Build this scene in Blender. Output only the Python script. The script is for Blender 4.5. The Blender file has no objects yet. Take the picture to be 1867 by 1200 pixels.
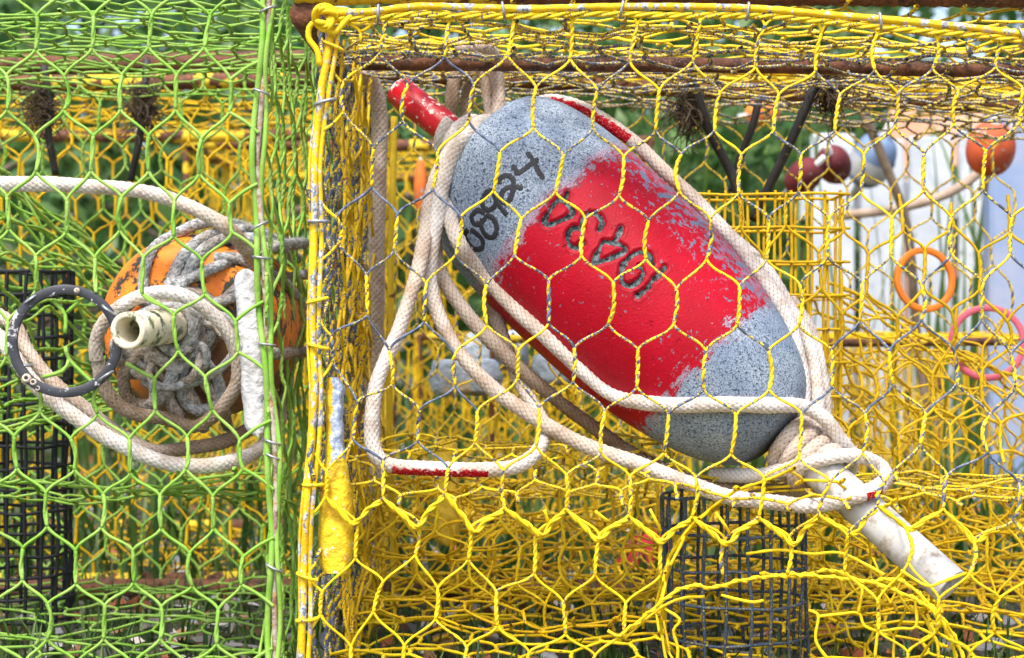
import bpy, math
import numpy as np
from mathutils import Vector

rng = np.random.default_rng(7)
SC = bpy.context.scene
COL = SC.collection
PI = math.pi

# ------------------------------------------------------------------ camera
D = 1.30            # metres from the lens to the front netting
S = 0.00036         # metres per photo pixel on the front netting
ZC = 0.255          # lens height
cam = bpy.data.cameras.new('camera')
camo = bpy.data.objects.new('camera', cam)
COL.objects.link(camo)
camo.location = (0, -D, ZC)
camo.rotation_euler = (PI / 2, 0, 0)
cam.sensor_fit = 'HORIZONTAL'
cam.sensor_width = 36.0
cam.lens = 36.0 * D / (1867 * S)
cam.clip_start = 0.02
cam.clip_end = 400
cam.dof.use_dof = True
cam.dof.focus_distance = D + 0.06
cam.dof.aperture_fstop = 12.5
SC.camera = camo

# ------------------------------------------------------------------ sky, sun, exposure
SUN_EL, SUN_AZ = math.radians(60), math.radians(200)     # azimuth clockwise from +Y
w = bpy.data.worlds.new('World')
SC.world = w
w.use_nodes = True
wn = w.node_tree
bg = wn.nodes['Background']
sky = wn.nodes.new('ShaderNodeTexSky')
sky.sky_type = 'NISHITA'
sky.sun_disc = False
sky.sun_elevation = SUN_EL
sky.sun_rotation = SUN_AZ
sky.dust_density = 4.0
sky.air_density = 1.0
sky.ozone_density = 0.6
wn.links.new(sky.outputs[0], bg.inputs[0])
bg.inputs[1].default_value = 0.15
sl = bpy.data.lights.new('sun', 'SUN')
sl.energy = 1.5
sl.angle = math.radians(10)
sl.color = (1.0, 0.95, 0.88)
slo = bpy.data.objects.new('sun', sl)
COL.objects.link(slo)
sd = Vector((math.sin(SUN_AZ) * math.cos(SUN_EL), math.cos(SUN_AZ) * math.cos(SUN_EL), math.sin(SUN_EL)))
slo.rotation_euler = sd.to_track_quat('Z', 'Y').to_euler()
slo.location = (0, -3, 5)
SC.view_settings.view_transform = 'Standard'
SC.view_settings.look = 'None'
SC.view_settings.gamma = 1
SC.view_settings.exposure = 1.3
SC.view_settings.use_curve_mapping = False

# ------------------------------------------------------------------ helpers
CAM = np.array([0, -D, ZC])


def P(px, py, d=0.0):
    """photo pixel at distance d behind the front netting -> metres"""
    s = S * (D + d) / D
    return np.array([(px - 933.5) * s, d, ZC - (py - 600) * s])


def PP(pts):
    return np.array([P(*p) for p in pts])


def norm(v):
    return v / np.maximum(np.linalg.norm(v, axis=-1, keepdims=True), 1e-12)


def empty(name, loc, label, cat, group=None):
    o = bpy.data.objects.new(name, None)
    COL.objects.link(o)
    o.location = loc
    o.empty_display_size = 0.05
    tag(o, label, cat, group)
    return o


def tag(o, label=None, cat=None, group=None, kind=None):
    if label: o['label'] = label
    if cat: o['category'] = cat
    if group: o['group'] = group
    if kind: o['kind'] = kind
    return o


def world_loc(o):
    v = np.zeros(3)
    while o is not None:
        v = v + np.array(o.location)
        o = o.parent
    return v


class MB:
    """collects geometry (world metres) that becomes ONE mesh object"""
    def __init__(s):
        s.V, s.F, s.n = [], [], 0
        s.A = {}

    def add(s, V, F, **attr):
        V = np.asarray(V, float).reshape(-1, 3)
        s.V.append(V)
        s.F.append(np.asarray(F, int).reshape(-1, 4) + s.n)
        k = len(V)
        for nm in set(list(s.A) + list(attr)):
            dim = 3 if nm == 'tint' else 1
            if nm not in s.A:
                s.A[nm] = [np.zeros((s.n, dim))] if s.n else []
            a = attr.get(nm)
            a = np.zeros((k, dim)) if a is None else np.broadcast_to(np.asarray(a, float).reshape(-1, dim), (k, dim))
            s.A[nm].append(a)
        s.n += k

    def build(s, name, mat, parent=None, smooth=True):
        V = np.concatenate(s.V)
        F = np.concatenate(s.F)
        V = V - (world_loc(parent) if parent is not None else 0)
        me = bpy.data.meshes.new(name)
        tri = F[:, 2] == F[:, 3]
        tot = np.where(tri, 3, 4)
        loops = np.concatenate([F[i, :t] for i, t in zip(range(0), [])]) if False else None
        mask = np.ones(F.shape, bool)
        mask[tri, 3] = False
        lv = F[mask]
        st = np.concatenate([[0], np.cumsum(tot)[:-1]])
        me.vertices.add(len(V))
        me.vertices.foreach_set('co', V.astype(np.float32).ravel())
        me.loops.add(len(lv))
        me.loops.foreach_set('vertex_index', lv.astype(np.int32))
        me.polygons.add(len(F))
        me.polygons.foreach_set('loop_start', st.astype(np.int32))
        me.polygons.foreach_set('use_smooth', np.full(len(F), smooth))
        me.update(calc_edges=True)
        for nm, L in s.A.items():
            a = np.concatenate(L)
            if nm == 'tint':
                at = me.attributes.new(nm, 'FLOAT_COLOR', 'POINT')
                at.data.foreach_set('color', np.concatenate([a, np.ones((len(a), 1))], 1).astype(np.float32).ravel())
            else:
                at = me.attributes.new(nm, 'FLOAT', 'POINT')
                at.data.foreach_set('value', a.astype(np.float32).ravel())
        me.materials.append(mat)
        o = bpy.data.objects.new(name, me)
        COL.objects.link(o)
        if parent is not None:
            o.parent = parent
        return o


def frames(Pt):
    """tangent, normal, binormal for many short paths (M,N,3)"""
    T = norm(np.gradient(Pt, axis=1))
    mt = np.abs(norm(Pt[:, -1] - Pt[:, 0] + 1e-9))
    ref = np.eye(3)[np.argmin(mt, axis=1)][:, None, :]
    n = norm(ref - (ref * T).sum(-1, keepdims=True) * T)
    return T, n, np.cross(T, n)


def frames_pt(Pt):
    """parallel transported frame for one long path (N,3)"""
    T = norm(np.gradient(Pt, axis=0))
    n = np.zeros_like(T)
    r = np.array([0, 1.0, 0]) if abs(T[0, 1]) < .9 else np.array([1.0, 0, 0])
    n[0] = norm(r - r.dot(T[0]) * T[0])
    for i in range(1, len(T)):
        v = n[i - 1] - n[i - 1].dot(T[i]) * T[i]
        n[i] = v / max(np.linalg.norm(v), 1e-9)
    return T, n, np.cross(T, n)


def tubes(mb, Pt, r, sides=6, cap=False, fr=None, **attr):
    Pt = np.asarray(Pt, float)
    if Pt.ndim == 2: Pt = Pt[None]
    M, N, _ = Pt.shape
    r = np.broadcast_to(np.asarray(r, float), (M, N)).copy()
    if fr is None:
        T, n, b = frames(Pt) if M > 1 or N < 8 else [x[None] for x in frames_pt(Pt[0])]
    else:
        T, n, b = fr
    at = {}
    for k, v in attr.items():
        v = np.asarray(v, float)
        if k == 'tint':
            v = np.broadcast_to(v if v.ndim == 3 else v.reshape((1, -1, 3)) if v.ndim == 2 else v, (M, N, 3))
        else:
            v = np.broadcast_to(v if v.ndim == 2 else (v[:, None] if v.ndim == 1 and len(v) == M and M > 1 else v), (M, N))
        at[k] = v
    if cap:
        ext = lambda X: np.concatenate([X[:, :1], X, X[:, -1:]], 1)
        Pt, n, b = ext(Pt), ext(n), ext(b)
        r = np.concatenate([np.full((M, 1), 1e-5), r, np.full((M, 1), 1e-5)], 1)
        at = {k: ext(v) for k, v in at.items()}
        N += 2
    th = np.arange(sides) / sides * 2 * PI
    c, s_ = np.cos(th), np.sin(th)
    V = Pt[:, :, None, :] + r[:, :, None, None] * (c[None, None, :, None] * n[:, :, None, :] + s_[None, None, :, None] * b[:, :, None, :])
    i, j, k = np.meshgrid(np.arange(M), np.arange(N - 1), np.arange(sides), indexing='ij')
    base = i * N * sides
    k2 = (k + 1) % sides
    F = np.stack([base + j * sides + k, base + j * sides + k2, base + (j + 1) * sides + k2, base + (j + 1) * sides + k], -1)
    A = {kk: np.repeat(v.reshape(M * N, -1), sides, axis=0) for kk, v in at.items()}
    mb.add(V.reshape(-1, 3), F.reshape(-1, 4), **A)


def spline(pts, step=0.0012, closed=False):
    """Catmull-Rom through points, resampled evenly"""
    p = np.asarray(pts, float)
    if closed: q = np.concatenate([p[-1:], p, p[:2]])
    else: q = np.concatenate([2 * p[:1] - p[1:2], p, 2 * p[-1:] - p[-2:-1]])
    out = []
    t = np.linspace(0, 1, 24, endpoint=False)[:, None]
    for i in range(len(q) - 3):
        a, b, c, d = q[i:i + 4]
        out.append(.5 * (2 * b + (c - a) * t + (2 * a - 5 * b + 4 * c - d) * t ** 2 + (3 * b - a - 3 * c + d) * t ** 3))
    out.append(q[-2:-1])
    o = np.concatenate(out)
    L = np.concatenate([[0], np.cumsum(np.linalg.norm(np.diff(o, axis=0), axis=1))])
    n = max(4, int(L[-1] / step) + 1)
    s = np.linspace(0, L[-1], n)
    return np.stack([np.interp(s, L, o[:, k]) for k in range(3)], 1), s


def rod(mb, pts, r, sides=10, step=0.006, **a):
    p, _ = spline(pts, step)
    tubes(mb, p, r, sides, cap=True, **a)


def lathe(mb, A, B, prof, n=48, inner=False, **extra):
    """surface of revolution about A->B; prof rows (metres along, radius)"""
    A, B = np.asarray(A), np.asarray(B)
    ax = norm(B - A)
    ref = np.array([0, 1.0, 0]) if abs(ax[1]) < .8 else np.array([0, 0, 1.0])
    u = norm(np.cross(ax, ref))
    v = np.cross(ax, u)
    prof = np.asarray(prof, float)
    th = np.arange(n) / n * 2 * PI
    ring = np.cos(th)[:, None] * u + np.sin(th)[:, None] * v
    V = A + prof[:, 0, None, None] * ax + prof[:, 1, None, None] * ring[None]
    m = len(prof)
    j, k = np.meshgrid(np.arange(m - 1), np.arange(n), indexing='ij')
    k2 = (k + 1) % n
    F = np.stack([j * n + k, (j + 1) * n + k, (j + 1) * n + k2, j * n + k2], -1).reshape(-1, 4)
    mb.add(V.reshape(-1, 3), F, axial=np.repeat(prof[:, 0], n), **extra)


def pipe(mb, A, B, ro, ri, deep=0.05, n=28):
    L = np.linalg.norm(np.asarray(B) - np.asarray(A))
    e = 0.0006
    prof = [(0, ro * .98), (L * .25, ro), (L * .5, ro), (L * .75, ro), (L - e, ro), (L, ro - e), (L, ri + e), (L - e, ri), (L - deep * .5, ri), (L - deep, ri), (L - deep, 1e-4)]
    lathe(mb, A, B, prof, n)


def nz(x, y, z=0.0):
    """cheap smooth pseudo noise, about -1..1"""
    return (np.sin(x * 1.7 + y * 2.3 + z) + np.sin(x * 3.1 - y * 1.3 + 2 * z + 1.3) + np.sin(-x * .9 + y * 3.7 + 1.7 * z + 4.1)) / 3


# ------------------------------------------------------------------ materials
def newmat(name):
    m = bpy.data.materials.new(name)
    m.use_nodes = True
    nt = m.node_tree
    return m, nt, nt.nodes['Principled BSDF']


def N(nt, t, ins=None, **kw):
    n = nt.nodes.new('ShaderNode' + t)
    for k, v in kw.items(): setattr(n, k, v)
    for k, v in (ins or {}).items():
        if isinstance(v, bpy.types.NodeSocket): nt.links.new(v, n.inputs[k])
        else: n.inputs[k].default_value = v
    return n


def noise(nt, scale, detail=3, rough=.55, vec=None, dist=0.0):
    if vec is None: vec = N(nt, 'TexCoord').outputs['Object']
    return N(nt, 'TexNoise', {'Vector': vec, 'Scale': scale, 'Detail': detail, 'Roughness': rough, 'Distortion': dist}).outputs['Fac']


def mth(nt, op, a, b=0.0, c=0.0):
    return N(nt, 'Math', {0: a, 1: b, 2: c}, operation=op).outputs[0]


def ramp(nt, x, lo, hi):
    return N(nt, 'MapRange', {'Value': x, 'From Min': lo, 'From Max': hi}, interpolation_type='SMOOTHSTEP').outputs[0]


def mix(nt, f, a, b, mode='MIX'):
    n = nt.nodes.new('ShaderNodeMix')
    n.data_type = 'RGBA'
    n.blend_type = mode
    for i, v in ((0, f), (6, a), (7, b)):
        if isinstance(v, bpy.types.NodeSocket): nt.links.new(v, n.inputs[i])
        else: n.inputs[i].default_value = v if i == 0 else (*v, 1) if len(v) == 3 else v
    return n.outputs[2]


def attr(nt, name, out='Fac'):
    return N(nt, 'Attribute', attribute_name=name).outputs[out]


def bump(nt, b, h, strength=.4, dist=.001):
    bn = N(nt, 'Bump', {'Height': h, 'Strength': strength, 'Distance': dist})
    nt.links.new(bn.outputs[0], b.inputs['Normal'])


def setb(nt, b, col=None, rough=None, metal=None, spec=None):
    for k, v in (('Base Color', col), ('Roughness', rough), ('Metallic', metal), ('Specular IOR Level', spec)):
        if v is None: continue
        if isinstance(v, bpy.types.NodeSocket): nt.links.new(v, b.inputs[k])
        else: b.inputs[k].default_value = (*v, 1) if k == 'Base Color' else v


def wire_mat(name, c1, c2, metal, rustcol=(.20, .07, .02), rough=.58, rust=.70, fouling=None):
    m, nt, b = newmat(name)
    fine = noise(nt, 620, 2, .6)
    big = noise(nt, 45, 3)
    mid = noise(nt, 160, 3)
    wr = attr(nt, 'wear')
    mask = ramp(nt, mth(nt, 'ADD', mth(nt, 'ADD', fine, mth(nt, 'MULTIPLY', mid, .35)), mth(nt, 'MULTIPLY', wr, .62)), .98, 1.04)
    col = mix(nt, ramp(nt, big, .35, .65), c1, c2)
    if fouling is not None:
        col = mix(nt, ramp(nt, mth(nt, 'ADD', mid, attr(nt, 'foul')), .85, 1.05), col, fouling)
    met = mix(nt, ramp(nt, mid, .4, .6), metal, tuple(x * .45 for x in metal))
    col = mix(nt, mask, col, met)
    col = mix(nt, ramp(nt, noise(nt, 240, 2), rust, rust + .04), col, rustcol)
    setb(nt, b, col, rough, spec=.3)
    bump(nt, b, mth(nt, 'ADD', fine, mid), .6, .0007)
    return m


M = {}
M['yellow_wire'] = wire_mat('yellow_wire', (.88, .64, .012), (.76, .50, .006), (.13, .17, .27))
M['deep_yellow_wire'] = wire_mat('deep_yellow_wire', (.78, .51, .006), (.62, .37, .004), (.10, .13, .20), rust=.66)
M['green_wire'] = wire_mat('green_wire', (.19, .40, .040), (.29, .46, .09), (.11, .15, .09), rust=.78, fouling=(.45, .48, .36))
M['dark_mesh'] = wire_mat('dark_mesh', (.030, .050, .085), (.055, .085, .13), (.70, .48, .01), rough=.5)
M['black_mesh'] = wire_mat('black_mesh', (.010, .011, .014), (.02, .022, .028), (.42, .40, .38), rough=.55)


def rod_mat():
    m, nt, b = newmat('chipped_yellow_rod')
    co = N(nt, 'Mapping', {'Vector': N(nt, 'TexCoord').outputs['Object'], 'Scale': (1, 1, .45)}).outputs[0]
    n1, n2, n3 = noise(nt, 130, 5, .7, co), noise(nt, 70, 4, .6, co), noise(nt, 420, 3)
    c = mix(nt, ramp(nt, n2, .35, .65), (.86, .60, .010), (.74, .44, .008))
    c = mix(nt, ramp(nt, mth(nt, 'ADD', n1, mth(nt, 'MULTIPLY', n3, .15)), .615, .645), c, mix(nt, ramp(nt, n3, .4, .6), (.16, .19, .27), (.58, .58, .60)))
    c = mix(nt, ramp(nt, noise(nt, 95, 4, .7), .60, .68), c, (.58, .40, .28))
    setb(nt, b, c, .6, spec=.3)
    bump(nt, b, mth(nt, 'ADD', n1, n3), .7, .0008)
    return m


M['yellow_rod'] = rod_mat()


def rust_mat(name, paint=None, amount=.5):
    m, nt, b = newmat(name)
    n1, n2 = noise(nt, 90, 6, .65), noise(nt, 420, 3)
    c = mix(nt, ramp(nt, n1, .3, .7), (.03, .012, .007), (.19, .065, .025))
    c = mix(nt, ramp(nt, n2, .55, .75), c, (.24, .14, .09))
    if paint:
        c = mix(nt, ramp(nt, mth(nt, 'ADD', noise(nt, 38, 4), attr(nt, 'paint')), .62 + .0 * amount, .66), c, paint)
    setb(nt, b, c, .8)
    bump(nt, b, mth(nt, 'ADD', n1, mth(nt, 'MULTIPLY', n2, .5)), .8, .0015)
    return m


M['rust_yellow'] = rust_mat('rust_with_yellow_paint', (.72, .50, .02))
M['rust'] = rust_mat('rust')


def rope_mat():
    m, nt, b = newmat('braided_rope')
    g = attr(nt, 'groove')
    t = attr(nt, 'tint', 'Color')
    n1, n2, n3 = noise(nt, 55, 5, .65), noise(nt, 1100, 2), noise(nt, 260, 4, .7)
    c = mix(nt, mth(nt, 'MULTIPLY', ramp(nt, n1, .42, .68), .65), t, mix(nt, 1.0, t, (.60, .46, .34), 'MULTIPLY'))
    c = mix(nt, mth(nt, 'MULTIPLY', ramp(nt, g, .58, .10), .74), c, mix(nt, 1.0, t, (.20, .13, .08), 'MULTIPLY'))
    c = mix(nt, mth(nt, 'MULTIPLY', ramp(nt, n3, .40, .62), attr(nt, 'algae')), c, (.025, .03, .026))
    c = mix(nt, ramp(nt, mth(nt, 'ADD', n3, mth(nt, 'MULTIPLY', attr(nt, 'stain'), .45)), .72, .84), c, (.42, .004, .012))
    c = mix(nt, mth(nt, 'MULTIPLY', ramp(nt, n2, .55, .75), .30), c, (.70, .66, .62), 'MIX')
    setb(nt, b, c, .95, spec=.1)
    bump(nt, b, mth(nt, 'ADD', n2, n3), .6, .0008)
    return m


M['rope'] = rope_mat()


def simple(name, c1, c2, scale=60, rough=.6, bs=.3, bd=.0008, spots=None, spot_t=.66, spot_scale=90, metal=0.0, spot_w=.05):
    m, nt, b = newmat(name)
    n1 = noise(nt, scale, 5, .6)
    c = mix(nt, ramp(nt, n1, .35, .65), c1, c2)
    if spots is not None:
        c = mix(nt, ramp(nt, noise(nt, spot_scale, 5, .7), spot_t, spot_t + spot_w), c, spots)
    setb(nt, b, c, rough, metal)
    bump(nt, b, noise(nt, scale * 5, 3), bs, bd)
    return m


M['galv'] = simple('galvanised_clip', (.42, .43, .45), (.25, .26, .28), 300, .4, metal=.6)
M['pipe_red'] = simple('red_paint_on_pvc', (.48, .004, .012), (.34, .003, .009), 40, .35, spots=(.66, .58, .54), spot_t=.565, spot_scale=110)
M['pipe_white'] = simple('weathered_white_pvc', (.58, .59, .59), (.46, .46, .46), 30, .55, spots=(.26, .20, .12), spot_t=.46, spot_scale=85, spot_w=.26, bs=.1)
M['pipe_cream'] = simple('stained_cream_pvc', (.74, .68, .52), (.62, .54, .36), 40, .45, spots=(.10, .13, .06), spot_t=.50, spot_scale=90, bs=.15, spot_w=.10)
M['ring_black'] = simple('scuffed_black_plastic', (.018, .020, .028), (.035, .038, .048), 40, .45, spots=(.50, .50, .52), spot_t=.585, spot_scale=150)
M['zinc_white'] = simple('oxidised_white_zinc', (.70, .70, .72), (.56, .55, .56), 60, .7, .8, .002, spots=(.19, .24, .37), spot_t=.585, spot_scale=110)
M['shell'] = simple('barnacle_shell', (.62, .52, .42), (.45, .36, .28), 200, .8)
M['strap'] = simple('black_rubber_strap', (.012, .012, .014), (.03, .028, .025), 80, .6, spots=(.35, .25, .02), spot_t=.62)
M['fray'] = simple('frayed_fibre', (.14, .095, .055), (.05, .036, .022), 80, .9)
M['ring_orange'] = simple('orange_plastic', (.90, .24, .006), (.80, .18, .006), 30, .4)
M['ring_pink'] = simple('faded_pink_plastic', (.62, .13, .19), (.52, .09, .14), 30, .45)


def zinc_yellow_mat():
    m, nt, b = newmat('peeling_yellow_zinc')
    x, z = attr(nt, 'bx'), attr(nt, 'bz')
    wob = noise(nt, 130, 3)
    c = mix(nt, ramp(nt, noise(nt, 70, 4), .4, .65), (.84, .58, .012), (.70, .44, .012))
    c = mix(nt, ramp(nt, noise(nt, 190, 3, .7), .63, .68), c, (.72, .72, .72))
    zc = mix(nt, ramp(nt, noise(nt, 400, 3), .4, .6), (.26, .33, .50), (.48, .55, .68))
    edge = mth(nt, 'ADD', x, mth(nt, 'MULTIPLY', mth(nt, 'SUBTRACT', wob, .5), 1.6))
    msk = mth(nt, 'MULTIPLY', ramp(nt, edge, -.32, -.28), ramp(nt, mth(nt, 'ADD', z, mth(nt, 'MULTIPLY', wob, .25)), .70, .72))
    c = mix(nt, msk, c, zc)
    setb(nt, b, c, .6)
    bump(nt, b, mth(nt, 'ADD', wob, noise(nt, 90, 5, .7)), .8, .003)
    return m


M['zinc_yellow'] = zinc_yellow_mat()


def buoy_mat():
    m, nt, b = newmat('speckled_grey_and_red_buoy')
    ax = attr(nt, 'axial')
    n_edge = noise(nt, 42, 6, .72)
    n_fleck = noise(nt, 170, 5, .75)
    sp1 = noise(nt, 900, 2, .7)
    sp2 = noise(nt, 560, 3, .75)
    g = mix(nt, ramp(nt, sp1, .38, .62), (.22, .28, .36), (.50, .56, .62))
    
    g = mix(nt, ramp(nt, noise(nt, 25, 3), .35, .7), g, (.20, .26, .36), 'MIX')
    g = mix(nt, .45, g, mix(nt, ramp(nt, sp1, .42, .58), (.085, .13, .21), (.31, .39, .49)))
    g = mix(nt, ramp(nt, sp2, .545, .605), g, (.035, .05, .085))
    r = mix(nt, ramp(nt, noise(nt, 22, 3), .35, .7), (.45, .001, .017), (.36, .0008, .012))
    r = mix(nt, ramp(nt, noise(nt, 330, 4, .7), .70, .73), r, (.62, .30, .32))
    teal = mix(nt, ramp(nt, sp2, .4, .6), (.10, .22, .32), (.16, .14, .20))
    sv = N(nt, 'CombineXYZ', {0: mth(nt, 'MULTIPLY', ax, 420.0), 1: mth(nt, 'MULTIPLY', attr(nt, 'ca'), 3.2), 2: mth(nt, 'MULTIPLY', attr(nt, 'sa'), 3.2)}).outputs[0]
    streak = noise(nt, 1.0, 5, .7, sv)
    L0, L1 = .0860, .2330
    e = mth(nt, 'ADD', mth(nt, 'MULTIPLY', mth(nt, 'SUBTRACT', n_edge, .5), .024), mth(nt, 'MULTIPLY', mth(nt, 'SUBTRACT', streak, .5), .030))
    f = mth(nt, 'MULTIPLY', mth(nt, 'SUBTRACT', n_fleck, .5), .034)
    a2 = mth(nt, 'ADD', mth(nt, 'ADD', ax, e), f)
    rim = attr(nt, 'rim')      # worn stripe along the upper side where the rope chafes
    red = mth(nt, 'MULTIPLY', ramp(nt, a2, L0 - .0025, L0 + .0025), ramp(nt, a2, L1 + .0015, L1 - .0015))
    soft = mth(nt, 'MULTIPLY', ramp(nt, mth(nt, 'ADD', ax, e), L0 - .012, L0 + .002), ramp(nt, mth(nt, 'ADD', ax, e), L1 + .006, L1 - .001))
    g2 = mix(nt, mth(nt, 'MULTIPLY', soft, .45), g, (.62, .12, .17))
    chip = ramp(nt, mth(nt, 'ADD', noise(nt, 150, 5, .72), mth(nt, 'MULTIPLY', rim, .15)), .635, .66)
    r2 = mix(nt, chip, r, teal)
    halo = ramp(nt, mth(nt, 'ADD', noise(nt, 120, 4, .7), mth(nt, 'MULTIPLY', rim, .20)), .70, .78)
    r2 = mix(nt, mth(nt, 'MULTIPLY', halo, .6), r2, (.40, .16, .26))
    grime = ramp(nt, noise(nt, 17, 5, .7), .48, .72)
    g2 = mix(nt, mth(nt, 'MULTIPLY', grime, .55), g2, (.10, .12, .15))
    g2 = mix(nt, ramp(nt, noise(nt, 75, 5, .75), .67, .72), g2, (.58, .62, .64))
    r2 = mix(nt, mth(nt, 'MULTIPLY', ramp(nt, streak, .50, .75), .35), r2, (.30, .004, .014))
    r2 = mix(nt, ramp(nt, noise(nt, 210, 5, .8), .685, .71), r2, (.70, .42, .44))
    c = mix(nt, red, g2, r2)
    cv = attr(nt, 'carve')
    cc_ = mix(nt, ramp(nt, noise(nt, 260, 4, .7), .42, .62), (.006, .012, .014), (.13, .17, .18))
    c = mix(nt, ramp(nt, mth(nt, 'ADD', cv, mth(nt, 'MULTIPLY', mth(nt, 'SUBTRACT', n_fleck, .5), .7)), .40, .52), c, cc_)
    c = mix(nt, mth(nt, 'MULTIPLY', attr(nt, 'lip'), .4), c, (.14, .003, .010))
    c = mix(nt, ramp(nt, ax, .296, .306), c, (.035, .038, .045))
    setb(nt, b, c, mix(nt, red, (.75, .75, .75), (.46, .46, .46)), spec=.22)
    h = mth(nt, 'ADD', mth(nt, 'MULTIPLY', sp2, .5), mth(nt, 'MULTIPLY', ramp(nt, noise(nt, 120, 3), .34, .30), -1.0))
    h = mth(nt, 'ADD', h, mth(nt, 'MULTIPLY', red, .7))
    bump(nt, b, h, .8, .001)
    return m


M['buoy'] = buoy_mat()


def orange_buoy_mat():
    m, nt, b = newmat('stained_orange_buoy')
    ax = attr(nt, 'axial')
    n1, n2 = noise(nt, 38, 6, .7), noise(nt, 160, 4, .7)
    c = mix(nt, ramp(nt, noise(nt, 60, 4), .35, .65), (.90, .28, .006), (.75, .17, .006))
    c = mix(nt, ramp(nt, mth(nt, 'ADD', mth(nt, 'MULTIPLY', n1, .7), mth(nt, 'MULTIPLY', n2, .3)), .49, .53), c, (.035, .032, .018))
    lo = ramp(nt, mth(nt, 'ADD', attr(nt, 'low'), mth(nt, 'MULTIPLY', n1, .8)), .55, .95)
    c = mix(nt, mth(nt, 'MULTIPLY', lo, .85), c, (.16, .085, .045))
    c = mix(nt, ramp(nt, n2, .66, .72), c, (.72, .55, .42))
    setb(nt, b, c, .6)
    bump(nt, b, mth(nt, 'ADD', n1, n2), .4, .001)
    return m


M['buoy_orange'] = orange_buoy_mat()


def flat(name, c, rough=.8, c2=None, scale=30):
    return simple(name, c, c2 or tuple(x * .75 for x in c), scale, rough)


M['ink'] = simple('black_marker_paint', (.010, .011, .015), (.022, .024, .03), 80, .6, spots=(.24, .30, .38), spot_t=.67, spot_scale=330)
M['carve_core'] = simple('melted_groove', (.008, .014, .016), (.13, .17, .18), 300, .4, 1.0, .0015)
M['carve_rim'] = simple('melted_red_lip', (.36, .003, .012), (.22, .004, .012), 300, .35)

# ------------------------------------------------------------------ netting
def build_net(mb, T, B, conn, rw, hq=1, wear=None, foul=None, twist=2.2, loff=.66, skip=()):
    """T, B: dict (row,col)->point; conn: ((r,c),(r2,c2)) bottom->top pairs"""
    keys = [k for k in T if k not in skip]
    t = np.array([T[k] for k in keys]); b = np.array([B[k] for k in keys])
    M_ = len(keys)
    wv = np.array([wear(k, 'leg') for k in keys]) if callable(wear) else np.full(M_, wear or 0.0)
    fv = np.array([foul(k) for k in keys]) if callable(foul) else np.full(M_, foul or 0.0)
    if hq:
        n = 15 if hq > 1 else 8
        sg = 6 if hq > 1 else 5
        u = np.linspace(0, 1, n)
        axp = t[:, None] * (1 - u)[None, :, None] + b[:, None] * u[None, :, None]
        bow = rng.normal(0, .0012, (M_, 1, 3)) * np.sin(u * PI)[None, :, None]
        axp = axp + bow
        T_, nn, bb = frames(axp)
        for ph in (0, PI):
            off = rw * loff * np.minimum(1, 3.5 * np.minimum(u, 1 - u) + .25)
            ang = u * twist * 2 * PI + ph
            path = axp + (off * np.cos(ang))[None, :, None] * nn + (off * np.sin(ang))[None, :, None] * bb
            w2 = np.clip(wv + (.22 if ph else -.12), 0, 1.3)
            tubes(mb, path, rw * 1.03 * (1 + rng.normal(0, .07, path.shape[:2])), sg, cap=hq > 1, wear=np.repeat(w2[:, None], n, 1), foul=np.repeat(fv[:, None], n, 1))
    else:
        u = np.linspace(0, 1, 3)
        axp = t[:, None] * (1 - u)[None, :, None] + b[:, None] * u[None, :, None]
        tubes(mb, axp, rw * 1.55, 5, wear=np.repeat(wv[:, None], 3, 1), foul=np.repeat(fv[:, None], 3, 1))
    cc = [(a, c) for a, c in conn if a in B and c in T]
    if not cc: return
    p0 = np.array([B[a] for a, c in cc]); p3 = np.array([T[c] for a, c in cc])
    d0 = np.array([B[a] - T[a] for a, c in cc]); d3 = np.array([B[c] - T[c] for a, c in cc])
    L = np.linalg.norm(p3 - p0, axis=1, keepdims=True)
    k = .26
    p1 = p0 + norm(d0) * L * k * .55 + (p3 - p0) * .22 + rng.normal(0, .0006, p0.shape)
    p2 = p3 - norm(d3) * L * k * .55 - (p3 - p0) * .22 + rng.normal(0, .0006, p0.shape)
    n = 11 if hq > 1 else (6 if hq else 4)
    u = np.linspace(0, 1, n)[None, :, None]
    path = p0[:, None] * (1 - u) ** 3 + 3 * p1[:, None] * u * (1 - u) ** 2 + 3 * p2[:, None] * u ** 2 * (1 - u) + p3[:, None] * u ** 3
    wv = np.array([wear(a, 'dia') for a, c in cc]) if callable(wear) else np.full(len(cc), wear or 0.0)
    fv = np.array([foul(a) for a, c in cc]) if callable(foul) else np.full(len(cc), foul or 0.0)
    tubes(mb, path, rw * 1.0 * (1 + rng.normal(0, .09, path.shape[:2])), 6 if hq > 1 else (5 if hq else 4), wear=np.repeat(wv[:, None], n, 1), foul=np.repeat(fv[:, None], n, 1))


def hex_conn(keys):
    """row parity: even rows sit half a cell right of odd rows"""
    out = []
    for (r, k) in keys:
        if r % 2 == 0: out += [((r, k), (r + 1, k)), ((r, k), (r + 1, k + 1))]
        else: out += [((r, k), (r + 1, k - 1)), ((r, k), (r + 1, k))]
    return out


def surf_net(mb, Sfn, U, V, sp, pitch, leg, rw, hq=0, wear=0., foul=0., jit=.05, hole=None):
    """hexagonal netting over a surface Sfn(u,v) in metres; legs run along v"""
    T, B = {}, {}
    nr = int(V / pitch) + 1
    nc = int(U / sp) + 1
    for r in range(nr):
        for k in range(nc + (r % 2)):
            u = (k + (.5 if r % 2 == 0 else 0)) * sp
            v = r * pitch
            if u > U + sp * .3: continue
            if hole and hole(u, v): continue
            j = rng.normal(0, jit * sp, 4)
            T[r, k] = Sfn(u + j[0], v + j[1])
            B[r, k] = Sfn(u + j[0] + j[2] * .6, v + leg + j[3])
    build_net(mb, T, B, hex_conn(T), rw, hq, wear, foul)


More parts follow.
